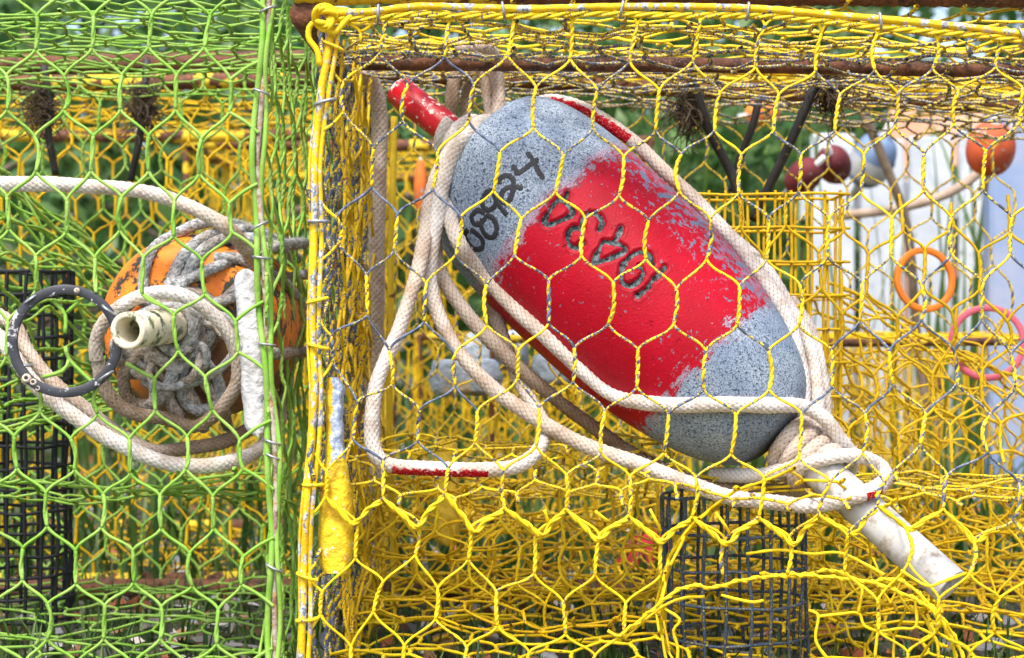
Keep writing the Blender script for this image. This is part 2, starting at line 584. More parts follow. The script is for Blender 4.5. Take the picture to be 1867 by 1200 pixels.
def hog_ring(name, c, axis, rad, parent, mat, r=.0008, squash=1.0):
    """open wire clip around an axis"""
    c, axis = np.asarray(c, float), norm(np.asarray(axis, float))
    ref = np.array([0, 1.0, 0])
    u = norm(np.cross(axis, ref)); v = np.cross(axis, u)
    th = np.linspace(.25, 2 * PI - .1, 20)
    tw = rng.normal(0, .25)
    pts = c + rad * np.cos(th)[:, None] * u + rad * squash * np.sin(th)[:, None] * v + (axis * np.cos(th)[:, None]) * rad * tw
    mb = MB()
    tubes(mb, pts, r, 7, cap=True, wear=.35)
    return mb.build(name, mat, parent)


# ================================================================== SETTING
def ground_mat():
    m, nt, b = newmat('grassy_gravel_ground')
    c = mix(nt, ramp(nt, noise(nt, 9, 5), .4, .6), (.045, .06, .02), (.10, .085, .06))
    c = mix(nt, ramp(nt, noise(nt, 120, 3), .58, .66), c, (.30, .29, .28))
    setb(nt, b, c, .95)
    bump(nt, b, noise(nt, 80, 4), .8, .01)
    return m


mb = MB()
gx, gy = np.meshgrid(np.linspace(-1, 1, 61), np.linspace(-1, 1, 61))
gx = np.sign(gx) * np.abs(gx) ** 3 * 120
gy = np.sign(gy) * np.abs(gy) ** 3 * 120
gz = nz(gx * 2, gy * 2) * .008 - .008
V = np.stack([gx, gy, gz], -1).reshape(-1, 3)
i, j = np.meshgrid(np.arange(60), np.arange(60), indexing='ij')
mb.add(V, np.stack([i * 61 + j, i * 61 + j + 1, (i + 1) * 61 + j + 1, (i + 1) * 61 + j], -1).reshape(-1, 4))
tag(mb.build('ground', ground_mat()), kind='structure')


def leaf_mat(name, c1, c2):
    m, nt, b = newmat(name)
    c = mix(nt, attr(nt, 'shade'), c1, c2)
    setb(nt, b, c, .5)
    b.inputs['Subsurface Weight'].default_value = 0
    tr = N(nt, 'BsdfTranslucent', {'Color': c})
    ms = N(nt, 'MixShader', {0: .35, 1: b.outputs[0], 2: tr.outputs[0]})
    nt.links.new(ms.outputs[0], nt.nodes['Material Output'].inputs[0])
    return m


M['grass'] = leaf_mat('grass_blade', (.02, .07, .010), (.10, .19, .03))
M['leaf'] = leaf_mat('bush_leaf', (.03, .10, .02), (.13, .24, .06))


def blades(mb, base, h, wd, lean, shade):
    """curved grass blades, two quads each"""
    n = len(base)
    az = rng.uniform(0, 2 * PI, n)
    side = np.stack([np.cos(az), np.sin(az), np.zeros(n)], 1)
    dr = np.stack([-np.sin(az), np.cos(az), np.zeros(n)], 1) * rng.normal(0, 1, (n, 1))
    up = np.array([0, 0, 1.0])
    rows = []
    for t, wf in ((0, 1), (.5, .85), (.85, .45), (1, .05)):
        c = base + up * (h * t)[:, None] + dr * (lean * h * t * t)[:, None]
        hw = side * (wd * wf * .5)[:, None]
        rows += [c - hw, c + hw]
    V = np.stack(rows, 1)
    F = np.array([[0, 1, 3, 2], [2, 3, 5, 4], [4, 5, 7, 6]])
    Fa = (np.arange(n) * 8)[:, None, None] + F[None]
    mb.add(V.reshape(-1, 3), Fa.reshape(-1, 4), shade=np.repeat(shade, 8))


mb = MB()
n = 9000
by = .62 + 4.6 * rng.random(n) ** 1.5
bx = rng.uniform(-.5, .5, n) * (by + D) * .85
blades(mb, np.stack([bx, by, np.full(n, -.01)], 1), .03 + .10 * rng.random(n) ** 2 + (by > 1.6) * rng.random(n) ** 4 * .25, rng.uniform(.003, .008, n), rng.uniform(.3, 1.1, n), rng.random(n))
n = 2600
by = rng.uniform(.0, .65, n); bx = rng.uniform(-.42, .42, n)
blades(mb, np.stack([bx, by, np.full(n, -.01)], 1), rng.uniform(.01, .05, n), rng.uniform(.002, .004, n), rng.uniform(.2, .8, n), rng.random(n))
n = 110
cx_ = P(1705, 600, 1.9)[0]
blades(mb, np.stack([cx_ + rng.normal(0, .30, n), 1.9 + rng.normal(0, .08, n), np.full(n, -.01)], 1), rng.uniform(.25, .72, n), rng.uniform(.006, .013, n), rng.uniform(.02, .25, n), rng.uniform(1.2, 2.0, n))
tag(mb.build('grass', M['grass']), 'green grass growing on the ground behind and under the crab pots', 'grass', kind='stuff')


def litter_mat():
    m, nt, b = newmat('leaf_litter_and_shells')
    setb(nt, b, attr(nt, 'tint', 'Color'), .85)
    return m


mb = MB()
n = 5200
ly = rng.uniform(.0, 1.0, n) ** 1.3 * 3.0
c = np.stack([rng.uniform(-.5, .5, n) * (ly + D) * .8, ly, np.full(n, .003) + rng.random(n) * .006], 1)
a = norm(rng.normal(0, 1, (n, 3)) * [1, 1, .3]); b_ = norm(np.cross(a, rng.normal(0, 1, (n, 3)) * [.3, .3, 1]))
l = (rng.uniform(.004, .016, n) * (1 + ly * .25))[:, None]
V = np.stack([c - a * l, c + b_ * l * .5, c + a * l, c - b_ * l * .5], 1)
pal = np.array([(.20, .10, .045), (.34, .20, .09), (.42, .13, .05), (.48, .46, .44), (.30, .31, .34), (.10, .07, .04), (.55, .50, .46), (.16, .15, .13)])
mb.add(V.reshape(-1, 3), np.arange(n * 4).reshape(-1, 4), tint=np.repeat(pal[rng.integers(0, len(pal), n)], 4, 0))
tag(mb.build('leaf_litter', litter_mat(), None, False), 'brown leaves, pale shells and gravel chips strewn on the ground under the pots', 'litter', kind='stuff')


def bush(x, y, hgt, rad, label, nleaf=3800):
    root = empty('bush', (x, y, 0), label, 'bush', 'bushes behind the crab pots')
    cl = rng.normal(0, 1, (34, 3)) * np.array([rad * .55, rad * .3, hgt * .26]) + np.array([x, y, hgt * .52])
    c = cl[rng.integers(0, len(cl), nleaf)] + rng.normal(0, 1, (nleaf, 3)) * (.09 if hgt < 1.5 else .17)
    c[:, 2] = np.abs(c[:, 2]) + .02
    a = norm(rng.normal(0, 1, (nleaf, 3))); b_ = norm(np.cross(a, rng.normal(0, 1, (nleaf, 3))))
    l = rng.uniform(.02, .045, nleaf)[:, None] * (1 if hgt < 1.5 else 1.8)
    V = np.stack([c - a * l, c + b_ * l * .4, c + a * l, c - b_ * l * .4], 1)
    m_ = MB()
    m_.add(V.reshape(-1, 3), np.arange(nleaf * 4).reshape(-1, 4), shade=np.repeat(rng.random(nleaf), 4))
    m_.build('foliage', M['leaf'], root)
    m_ = MB()
    for q in cl[:16]:
        mid = np.array([x, y, hgt * .2]) * .5 + q * .5 + rng.normal(0, .04, 3)
        rod(m_, [np.array([x, y, -.02]) + rng.normal(0, .02, 3) * [1, 1, 0], mid, q], .007, 6, .06)
    m_.build('stem', M['bark'], root)
    return root


M['bark'] = simple('grey_brown_bark', (.13, .09, .06), (.22, .17, .12), 60, .9)
bush(-1.45, 2.7, .95, .95, 'dark green bush behind the green crab pot, farthest left of the bushes')
bush(-.42, 3.2, 1.0, .85, 'dark green bush behind the gap between the two crab pots')
bush(.50, 2.9, .72, .75, 'lower green bush behind the grey and red buoy, nearest the white boards')

for q, xx in enumerate((-2.6, -1.3, 0.0, 1.3, 2.6)):
    bush(xx, 5.2 + .2 * (q % 2), 2.0, 1.25, ('tall dark bush in the far hedge, farthest left', 'tall dark bush in the far hedge behind the green pot', 'tall dark bush in the far hedge behind the gap between the pots', 'tall dark bush in the far hedge behind the buoy', 'tall dark bush in the far hedge behind the white boards')[q], 4600)

# white boards with a peach board above, far right
def box(mb, c, s, bev=0.0, rot=None, **a):
    c, h = np.asarray(c, float), np.asarray(s, float) / 2
    e = np.minimum(bev, h * .45)
    V = []
    # rounded box: 3 nested rings per axis direction via 24-vertex chamfer
    for sx in (-1, 1):
        for sy in (-1, 1):
            for sz in (-1, 1):
                V += [(sx * h[0], sy * (h[1] - e[1]), sz * (h[2] - e[2])), (sx * (h[0] - e[0]), sy * h[1], sz * (h[2] - e[2])), (sx * (h[0] - e[0]), sy * (h[1] - e[1]), sz * h[2])]
    V = np.array(V)
    idx = lambda sx, sy, sz, k: (((sx > 0) * 2 + (sy > 0)) * 2 + (sz > 0)) * 3 + k
    F = []
    for s_ in (-1, 1):
        F.append([idx(s_, -1, -1, 0), idx(s_, 1, -1, 0), idx(s_, 1, 1, 0), idx(s_, -1, 1, 0)][::s_])
        F.append([idx(-1, s_, -1, 1), idx(-1, s_, 1, 1), idx(1, s_, 1, 1), idx(1, s_, -1, 1)][::s_])
        F.append([idx(-1, -1, s_, 2), idx(1, -1, s_, 2), idx(1, 1, s_, 2), idx(-1, 1, s_, 2)][::s_])
    for a_ in (-1, 1):
        for b_ in (-1, 1):
            F.append([idx(a_, b_, -1, 0), idx(a_, b_, 1, 0), idx(a_, b_, 1, 1), idx(a_, b_, -1, 1)])
            F.append([idx(a_, -1, b_, 0), idx(a_, 1, b_, 0), idx(a_, 1, b_, 2), idx(a_, -1, b_, 2)])
            F.append([idx(-1, a_, b_, 1), idx(1, a_, b_, 1), idx(1, a_, b_, 2), idx(-1, a_, b_, 2)])
            for c_ in (-1, 1):
                F.append([idx(a_, b_, c_, 0), idx(a_, b_, c_, 1), idx(a_, b_, c_, 2), idx(a_, b_, c_, 2)])
    if rot is not None: V = V @ np.asarray(rot).T
    mb.add(V + c, F, **a)


M['board_white'] = simple('weathered_white_paint', (.56, .59, .64), (.42, .46, .52), 12, .6, spots=(.28, .33, .30), spot_t=.58, spot_scale=22)
M['board_peach'] = simple('faded_peach_paint', (.80, .36, .22), (.86, .52, .38), 9, .6)
M['post_blue'] = simple('blue_grey_paint', (.20, .28, .46), (.30, .34, .46), 12, .5)
fx0 = P(1475, 600, 2.2)[0]
fz = P(0, 240, 2.2)[2]
root = empty('board_fence', (fx0, 2.2, 0), 'weathered white board fence behind the right half of the yellow pot', 'fence')
for q in range(16):
    m_ = MB()
    box(m_, (fx0 + .04 + q * .088, 2.2 + rng.normal(0, .006), fz / 2 - .01), (.076, .018, fz + rng.normal(0, .02)), .003)
    m_.build('board', M['board_white'], root, False)
for zz in (.18, fz - .12):
    m_ = MB()
    box(m_, (fx0 + .69, 2.235, zz), (1.42, .035, .07), .003)
    m_.build('rail', M['board_white'], root, False)
pz = P(0, 190, 2.6)[2]
root = empty('peach_wall_panel', (fx0 + 1.0, 2.62, 0), 'peach coloured panel rising just above the white boards', 'panel')
for q in range(8):
    m_ = MB()
    box(m_, (fx0 + .32 + q * .2, 2.62, pz / 2), (.192, .03, pz + .06), .004)
    m_.build('board', M['board_peach'], root, False)
a, b_ = P(1848, 150, 1.75), P(1836, 600, 1.75)
root = MB()
xx = a[0]
box(root, (xx, 1.75, .31), (.085, .05, .64), .006)
tag(root.build('fence_post', M['post_blue'], None, False), 'upright blue grey post at the far right behind the netting', 'post')

# dry sticks leaning behind the right side
m_ = MB(); rod(m_, [P(1560, 175, 1.2), P(1610, 290, 1.22), P(1655, 420, 1.25), P(1672, 620, 1.3), P(1690, 760, 1.3)], .0062, 8, .03)
tag(m_.build('dry_branch', M['bark']), 'grey brown branch standing behind the orange ring', 'branch')
m_ = MB(); rod(m_, [P(1862, 215, 1.32), P(1800, 300, 1.3), P(1735, 350, 1.28), P(1640, 380, 1.27), P(1520, 395, 1.25)], .0062, 8, .03)
tag(m_.build('dry_branch', simple('pale_driftwood', (.42, .33, .25), (.30, .22, .16), 40, .9)), 'pale bare branch slanting in front of the round terracotta buoy', 'branch')


# ---- buoys lying and hanging in the background
def far_buoy(px, py, d, rpx, col, label, ln=1.35, tilt=(.3, -.3, .9), band=None):
    s = S * (D + d) / D
    R = rpx * s
    c = P(px, py, d)
    ax = norm(np.array(tilt, float))
    A = c - ax * R * ln
    L = 2 * R * ln
    root = empty('hanging_buoy' if c[2] - R > .05 else 'buoy', tuple(c - [0, 0, R]), label, 'buoy', 'buoys in the background')
    pr = [(L * .5 * (1 - math.cos(t)), R * math.sin(t) ** .75 + .0005) for t in np.linspace(0, PI, 17)]
    m_ = MB(); lathe(m_, A, A + ax * L, pr, 28)
    m_.build('body', simple('far_buoy_paint', col, tuple(x * .55 for x in col), 25, .75, spots=(.35, .32, .28), spot_t=.60, spot_scale=40), root)
    m_ = MB(); tubes(m_, np.array([A - ax * R * .7, A + ax * L * .5, A + ax * (L + R * .7)]), R * .2, 10, cap=True)
    m_.build('stick', M['pipe_white'], root)
    if band:
        k0, k1 = 5, 10
        m_ = MB(); lathe(m_, A, A + ax * L, [(p[0], p[1] + .0012) for p in pr[k0:k1]], 28)
        m_.build('painted_band', flat('far_band', band, .5), root)
    return root


far_buoy(1465, 322, 1.05, 29, (.13, .007, .012), 'dark red buoy left of its twin behind the yellow netting', tilt=(.5, -.6, .5))
far_buoy(1520, 300, 1.08, 31, (.12, .009, .014), 'dark red buoy right of its twin behind the yellow netting', tilt=(-.3, -.8, .4))
far_buoy(1806, 272, 1.05, 44, (.55, .085, .022), 'round terracotta buoy hanging before the white boards', 1.1, tilt=(.1, -.3, .9))
far_buoy(1180, 1030, .75, 52, (.66, .01, .04), 'bright red buoy low down beside the dark wire cylinder', tilt=(.5, .2, .7))
far_buoy(1390, 205, 1.5, 24, (.85, .25, .03), 'small orange buoy behind the black straps', tilt=(.9, .3, .2))
far_buoy(766, 340, 1.2, 11, (.80, .18, .02), 'narrow orange float seen upright below the red stick of the buoy', 4.5, tilt=(.02, .1, 1))
far_buoy(1590, 292, 1.75, 40, (.16, .25, .42), 'blue and white buoy left of the round terracotta buoy', band=(.5, .52, .55), tilt=(.3, -.5, .7))
# grey stones behind the rope loop
M['stone'] = simple('blue_grey_stone', (.42, .50, .60), (.24, .28, .34), 30, .85, .8, .004, spots=(.60, .50, .36), spot_t=.60, spot_scale=16)
for (px, py, d, rx, rz, lab) in ((850, 688, .62, .034, .017, 'blue grey stone block behind the rope loop, left one'), (905, 640, .8, .034, .02, 'pale grey stone between the ropes below the buoy'),
                                 (1030, 672, .70, .032, .015, 'blue grey stone block behind the rope under the red band'), (1050, 1062, .72, .06, .014, 'flat pale stone on the ground behind the netting')):
    c = P(px, py, d)
    m_ = MB()
    u, v = np.meshgrid(np.linspace(0, 2 * PI, 25)[:-1], np.linspace(0, PI, 13))
    dirs = np.stack([np.sin(v) * np.cos(u), np.sin(v) * np.sin(u), np.cos(v)], -1)
    dirs = np.sign(dirs) * np.abs(dirs) ** .45
    rr = 1 + .16 * nz(dirs[..., 0] * 3 + px, dirs[..., 1] * 3, dirs[..., 2] * 3)
    V = c + dirs * rr[..., None] * np.array([rx, rx * .7, rz])
    j, k = np.meshgrid(np.arange(12), np.arange(24), indexing='ij')
    m_.add(V.reshape(-1, 3), np.stack([j * 24 + k, j * 24 + (k + 1) % 24, (j + 1) * 24 + (k + 1) % 24, (j + 1) * 24 + k], -1).reshape(-1, 4))
    tag(m_.build('stone', M['stone']), lab, 'stone', 'stones behind the pots')

# ================================================================== CRAB POTS BEHIND
def panel_set(root, x0, x1, y0, y1, z0, z1, mat, rw, sp, wear, which='fblrtm', hq=0, foul=0.0):
    W, H, Dp = x1 - x0, z1 - z0, y1 - y0
    pit, leg = sp * 1.06, sp * .60
    wob = lambda u, v, s: .006 * nz(u * 14 + s, v * 14, s)
    fn = {
        'f': ('front_net', lambda u, v: np.array([x0 + u, y0 + wob(u, v, 1), z1 - v]), W, H),
        'b': ('back_net', lambda u, v: np.array([x0 + u, y1 + wob(u, v, 2), z1 - v]), W, H),
        'l': ('side_net', lambda u, v: np.array([x0 + wob(u, v, 3), y0 + u, z1 - v]), Dp, H),
        'r': ('side_net', lambda u, v: np.array([x1 + wob(u, v, 4), y0 + u, z1 - v]), Dp, H),
        't': ('top_net', lambda u, v: np.array([x0 + u, y0 + v, z1 + wob(u, v, 5)]), W, Dp),
        'm': ('bottom_net', lambda u, v: np.array([x0 + u, y0 + v, z0 + wob(u, v, 6)]), W, Dp)}
    for k in which:
        nm, f, U, V_ = fn[k]
        m_ = MB()
        surf_net(m_, f, U, V_, sp, pit, leg, rw, hq, wear, foul)
        m_.build(nm, mat, root)


def frame_bars(root, x0, x1, y0, y1, z0, z1, r, mat, paint, skip=()):
    C = [(x0, y0), (x1, y0), (x1, y1), (x0, y1)]
    for zz in (z0, z1):
        for q in range(4):
            if (zz == z1, q) in skip: continue
            m_ = MB()
            p, p2 = C[q], C[(q + 1) % 4]
            rod(m_, [(p[0], p[1], zz), ((p[0] + p2[0]) / 2, (p[1] + p2[1]) / 2, zz - .004), (p2[0], p2[1], zz)], r, 10, .01, paint=paint)
            m_.build('frame_bar', mat, root)
    for q in range(4):
        if ('v', q) in skip: continue
        m_ = MB()
        rod(m_, [(*C[q], z0), (*C[q], z1)], r * .55, 8, .02, paint=paint)
        m_.build('corner_bar', mat, root)


def copy_tree(o, parent=None):
    c = o.copy()
    COL.objects.link(c)
    c.parent = parent
    for ch in list(o.children): copy_tree(ch, c)
    return c


bp = empty('crab_pot', (-.45, .66, .012), 'yellow netted crab pot standing behind the green crab pot', 'crab pot', 'yellow crab pots in the back row')
panel_set(bp, -.76, -.15, .64, 1.18, .012, .50, M['deep_yellow_wire'], .0011, .037, .12)
frame_bars(bp, -.76, -.15, .64, 1.18, .012, .50, .008, M['rust_yellow'], .1)
bp2 = empty('crab_pot', (.30, .72, .012), 'x', 'crab pot', 'yellow crab pots in the back row')
panel_set(bp2, -.02, .66, .70, 1.2, .012, .245, M['deep_yellow_wire'], .0011, .037, .08)
frame_bars(bp2, -.02, .66, .70, 1.2, .012, .245, .0045, M['rust_yellow'], .12)
bp3 = copy_tree(bp)
bp3.location = (-.12, 1.32, .012); bp3.rotation_euler[2] = -.05
bp3['label'] = 'yellow netted crab pot farthest back, seen between the two pots of the back row'
bp4 = copy_tree(bp2)
bp4.location = (.20, 1.30, .012); bp4.rotation_euler[2] = .06
bp4['label'] = 'low yellow netted crab pot farthest back on the right, before the white boards'
bp2['label'] = 'low yellow netted crab pot standing behind the one with the grey and red buoy'

# ================================================================== GREEN CRAB POT
GX, YX = P(490, 0)[0], P(576, 0)[0]       # right wall of the green pot, left wall of the yellow pot
DEP = .55
gz1 = ZC + .251
green = empty('crab_pot', (-.46, 0, .012), 'green netted crab pot with black ring and white zinc bar, left of the yellow pot', 'crab pot')
G_even = {0: [(67, 30, 65, 91), (170, 30, 168, 88), (277, 28, 271, 86), (383, 28, 373, 86)],
          2: [(63, 250, 65, 313), (170, 249, 166, 312), (271, 249, 271, 312), (367, 254, 364, 317)],
          4: [(65, 467, 65, 530), (173, 471, 175, 534), (262, 471, 259, 536), (369, 476, 374, 536)],
          6: [(72, 709, 73, 751), (178, 705, 178, 754), (282, 691, 283, 749), (374, 688, 387, 747)],
          8: [(84, 899, 86, 960), (188, 902, 185, 962), (292, 904, 294, 964), (388, 906, 390, 964)],
          10: [(87, 1102, 86, 1165), (191, 1105, 189, 1165), (294, 1107, 292, 1165), (398, 1112, 395, 1174)]}
G_odd = {1: [(12, 138, 13, 201), (117, 140, 116, 201), (222, 138, 220, 201), (322, 138, 321, 200), (420, 145, 418, 205)],
         3: [(13, 360, 16, 418), (122, 366, 121, 424), (222, 360, 219, 420), (318, 367, 317, 431), (418, 371, 423, 424)],
         5: [(14, 586, 12, 650), (118, 580, 120, 645), (222, 582, 226, 642), (317, 576, 325, 639), (429, 586, 434, 642)],
         7: [(26, 797, 31, 855), (129, 801, 136, 857), (236, 801, 238, 862), (341, 797, 339, 855), (437, 803, 443, 855)],
         9: [(42, 1000, 41, 1058), (138, 1004, 138, 1065), (242, 1004, 244, 1062), (346, 1009, 351, 1069), (443, 1016, 440, 1067)],
         11: [(45, 1208, 45, 1270), (140, 1210, 140, 1272), (242, 1212, 242, 1272), (345, 1215, 345, 1275), (445, 1218, 445, 1280)]}


def corner_g(py):      # photo x of the green pot's front right corner
    return np.interp(py, [-100, 30, 120, 300, 450, 640, 820, 960, 1200, 1400], [492, 487, 478, 468, 474, 487, 497, 500, 497, 497])


T, B = {}, {}
def fdep(px, py, s=0.0):
    return .004 * nz(px / 90 + s, py / 90)


for r_, L in list(G_even.items()) + list(G_odd.items()):
    row = list(L)
    sp_ = 104
    for k in range(-6, len(row)):
        if k < 0:
            q = np.array(row[0], float) + np.array([sp_ * k, 0, sp_ * k, 0]) + rng.normal(0, 2.5, 4)
        else: q = row[k]
        T[r_, k] = P(q[0], q[1], fdep(q[0], q[1])); B[r_, k] = P(q[2], q[3], fdep(q[2], q[3]))
for k in range(-6, 5):                        # the row above the picture
    x = 14 + 103 * k
    T[-1, k] = P(x, -82, 0); B[-1, k] = P(x, -20, 0)
conn = hex_conn(T)
# wires that reach the corner post
ends = {}
for r_ in list(T):
    pass
for rr in range(-1, 12):
    kmax = max(k for (a, k) in T if a == rr)
    if rr % 2 == 0:
        # last even leg joins odd row leg kmax+1 already
        continue
    by_ = B[rr, kmax]
    ty = T[rr, kmax]
    pyb = 600 - (by_[2] - ZC) / S; pyt = 600 - (ty[2] - ZC) / S
    ends[('e', rr, 0)] = (by_, P(corner_g(pyb + 38), pyb + 38, 0))
    ends[('e', rr, 1)] = (P(corner_g(pyt - 36), pyt - 36, 0), ty)
cutset = {(5, 1), (5, 2), (6, 1), (5, 0)}      # cells opened up for the black ring
T2 = {k: v for k, v in T.items() if k not in {(5, 1), (5, 2)}}
B2 = {k: v for k, v in B.items() if k in T2}
gw = lambda k, t: .05
gf = lambda k: .14 if (k[1] >= 3 and k[0] >= 4) else (.09 if k[0] > 6 else .02)
mb = MB()
build_net(mb, T2, B2, [(a, c) for a, c in conn if a in B2 and c in T2 and not (a == (4, 1) or a == (4, 0) and c == (5, 1))], .00116, 2, gw, gf, twist=.7, loff=.42)
for p0, p1 in ends.values():
    u = np.linspace(0, 1, 9)[:, None]
    pth = p0 * (1 - u) + p1 * u
    pth[:, 2] += np.sin(u[:, 0] * PI) * .0012
    tubes(mb, pth, .0013, 6, wear=.05, foul=.12)
# cut stubs inside the black ring
for pts in ([(95, 548, 0), (118, 572, 0), (119, 608, -.002)], [(145, 548, 0), (122, 570, 0)], [(119, 632, -.002), (126, 655, 0), (150, 680, 0), (176, 704, 0)], [(126, 655, 0), (116, 676, 0), (78, 688, 0)], [(230, 662, 0), (252, 675, 0), (281, 690, 0)], [(259, 536, 0), (300, 560, 0)]):
    p, _ = spline(PP(pts), .004)
    tubes(mb, p, .0014, 6, cap=True, wear=.05, foul=.1)
gfront = mb.build('front_net', M['green_wire'], green)

sw = lambda a, s: .005 * nz(a * 16, s)
gz0 = .012
mb = MB()
surf_net(mb, lambda u, v: np.array([GX - .002 + .006 * nz(u * 20, v * 16), u, gz1 - v - .02]), DEP, gz1 - gz0, .037, .041, .023, .00115, 1, .10, .10, jit=.07)
mb.build('side_net', M['green_wire'], green)
mb = MB()
surf_net(mb, lambda u, v: np.array([GX - u, DEP, gz1 - v]), .62, gz1 - gz0, .0372, .0396, .0223, .0013, 1, .05, .0)
mb.build('back_net', M['green_wire'], green)
mb = MB()
surf_net(mb, lambda u, v: np.array([GX - u, v, gz1 - .012 + .006 * nz(u * 12, v * 12)]), .62, DEP, .0372, .0396, .0223, .0010, 1, .15, .05)
mb.build('top_net', M['green_wire'], green)
mb = MB()
surf_net(mb, lambda u, v: np.array([GX - .012 - u, v + .01, gz1 - .036 + .007 * nz(u * 13 + 5, v * 11)]), .60, DEP, .0375, .0396, .0223, .0010, 1, .25, .10, jit=.09)
mb.build('lid_net', M['green_wire'], green)
mb = MB()
surf_net(mb, lambda u, v: np.array([GX - u, v, gz0 + .012 + .008 * nz(u * 12, v * 12)]), .62, DEP, .0372, .0396, .0223, .0011, 1, .12, .25)
mb.build('bottom_net', M['green_wire'], green)
mb = MB()        # inner floor of the green pot
gpz = P(0, 862)[2]
surf_net(mb, lambda u, v: np.array([GX - u, v, gpz - .03 * math.sin(v / DEP * PI) * 1.2 + .008 * nz(u * 15, v * 15)]), .62, DEP * .45, .0372, .0396, .0223, .0011, 1, .12, .12)
mb.build('partition_net', M['green_wire'], green)
mb = MB()        # entrance funnel narrowing to the right, wires stretched along it
fa, fb = P(-240, 520, .22), P(275, 640, .40)
def fun(u, v):
    t = min(1, max(-.1, v / .30))
    c = fa * (1 - t) + fb * t
    R_ = .135 * (1 - t) + .045 * t
    a = u / .135
    ax_ = norm(fb - fa); e1 = norm(np.cross(ax_, [0, 0, 1.0])); e2 = np.cross(e1, ax_)
    return c + R_ * (math.cos(a) * e1 + math.sin(a) * e2) + .004 * nz(u * 20, v * 20)
surf_net(mb, fun, .135 * 2 * PI, .30, .036, .055, .028, .00125, 1, .08, .10)
mb.build('funnel_net', M['green_wire'], green)
for nm, pts, r_ in (('frame_bar', [(GX, DEP, gz1 - .0), (GX - .3, DEP + .004, gz1 - .003), (GX - .62, DEP, gz1)], .010),
                    ('frame_bar', [(GX - .003, 0, gz1 + .014), (GX - .003, DEP, gz1 + .006)], .008),
                    ('frame_bar', [(GX, DEP, gz0), (GX - .62, DEP, gz0)], .010), ('corner_bar', [(GX - .004, DEP, gz0), (GX - .004, DEP, gz1)], .005)):
    mb = MB(); rod(mb, pts, r_, 10, .012, paint=-.1); mb.build(nm, M['rust'], green)
# front corner: rusty rod with green selvedge wires beside it
cy = np.linspace(-120, 1300, 24)
mb = MB(); rod(mb, [P(corner_g(y) + 3 + 2 * math.sin(y / 60), y, .002) for y in cy], .0019, 8, .006, wear=.25, foul=.2)
mb.build('corner_bar', simple('rusty_fouled_rod', (.20, .10, .06), (.50, .45, .38), 140, .85, .8, .001, spots=(.46, .24, .06), spot_t=.58, spot_scale=120), green)
for off, r_, am in ((-7, .0021, 3), (9, .0017, 4)):
    mb = MB(); rod(mb, [P(corner_g(y) + off + am * math.sin(y / 47 + off), y, .001 + .002 * math.cos(y / 30)) for y in np.linspace(-120, 1300, 50)], r_, 8, .004, wear=.1, foul=.18)
    mb.build('edge_wire', M['green_wire'], green)
for y in (18, 168, 412, 470, 628, 806, 832, 1035):
    hog_ring('hog_ring', P(corner_g(y) + 1, y, .001), (.02, 0, 1), .0052, green, M['galv'], .00085)
# black escape ring
rc = P(119, 622, -.004)
pr = [(-.0025, .0365), (-.0022, .0370), (.0022, .0370), (.0025, .0365), (.0025, .0312), (.0022, .0307), (-.0022, .0307), (-.0025, .0312), (-.0025, .0365)]
mb = MB(); lathe(mb, rc, rc + np.array([.10, -1, .05]), pr, 64)
ring = mb.build('escape_ring', M['ring_black'], green)
for (x, y, ax) in ((56, 547, (1, 0, .8)), (200, 566, (1, 0, -.8)), (40, 667, (-1, 0, .6)), (193, 686, (1, 0, .75))):
    hog_ring('hog_ring', P(x, y, -.004), np.cross(ax, (0, 1, 0)), .0056, ring, M['galv'], .0009, .8)
for (x, y, q) in ((50, 690, .0045), (62, 697, .0036), (70, 708, .003), (38, 680, .003), (140, 530, .002)):
    mb = MB(); c = P(x, y, -.007)
    lathe(mb, c, c + np.array([0, -1, .1]), [(0, q), (q * .6, q * .75), (q * .95, q * .5), (q * .95, q * .36), (q * .4, q * .2), (q * .4, .0001)], 10)
    mb.build('barnacle', M['shell'], ring)
# white zinc bar
def slab(mb, pts, thick, dd, name=None, wavy=0.0, edge=.0015):
    """plate from outline pixel columns: pts = [(py, xl, xr)], rounded front"""
    rows = []
    nb = 9
    for (py, xl, xr) in pts:
        row = []
        for q in range(nb):
            t = q / (nb - 1)
            x = xl + (xr - xl) * t
            bulge = thick * (1 - abs(2 * t - 1) ** 4) * .5
            row.append((x, py, dd - bulge - .0012 * nz(x / 9, py / 14)))
        for q in range(nb - 2, 0, -1):
            t = q / (nb - 1)
            x = xl + (xr - xl) * t
            row.append((x, py, dd + thick * (1 - abs(2 * t - 1) ** 4) * .5))
        rows.append(PP(row))
    V = np.array(rows); m, n_ = V.shape[:2]
    j, k = np.meshgrid(np.arange(m - 1), np.arange(n_), indexing='ij')
    F = np.stack([j * n_ + k, (j + 1) * n_ + k, (j + 1) * n_ + (k + 1) % n_, j * n_ + (k + 1) % n_], -1).reshape(-1, 4)
    ts = np.array([abs(2 * min(q, 16 - q) / 8 - 1) if False else (2 * (q if q < nb else 2 * nb - 2 - q) / (nb - 1) - 1) for q in range(n_)])
    pys = np.array([p[0] for p in pts], float)
    bz = 1 - (pys - pys.min()) / (pys.max() - pys.min())
    mb.add(V.reshape(-1, 3), F, bx=np.tile(ts, m), bz=np.repeat(bz, n_))


def outline(y0, y1, c0, c1, hw0, hw1, n=28, wob=2.0, capf=.05):
    out = []
    for t in np.linspace(0, 1, n):
        y = y0 + (y1 - y0) * t
        c = c0 + (c1 - c0) * t
        hw = hw0 + (hw1 - hw0) * t
        e = min(1, min(t, 1 - t) / capf)
        hw *= math.sqrt(max(.02, 1 - (1 - e) ** 2))
        out.append((y, c - hw + wob * nz(y / 30, 1.0), c + hw + wob * nz(y / 30, 5.0)))
    return out


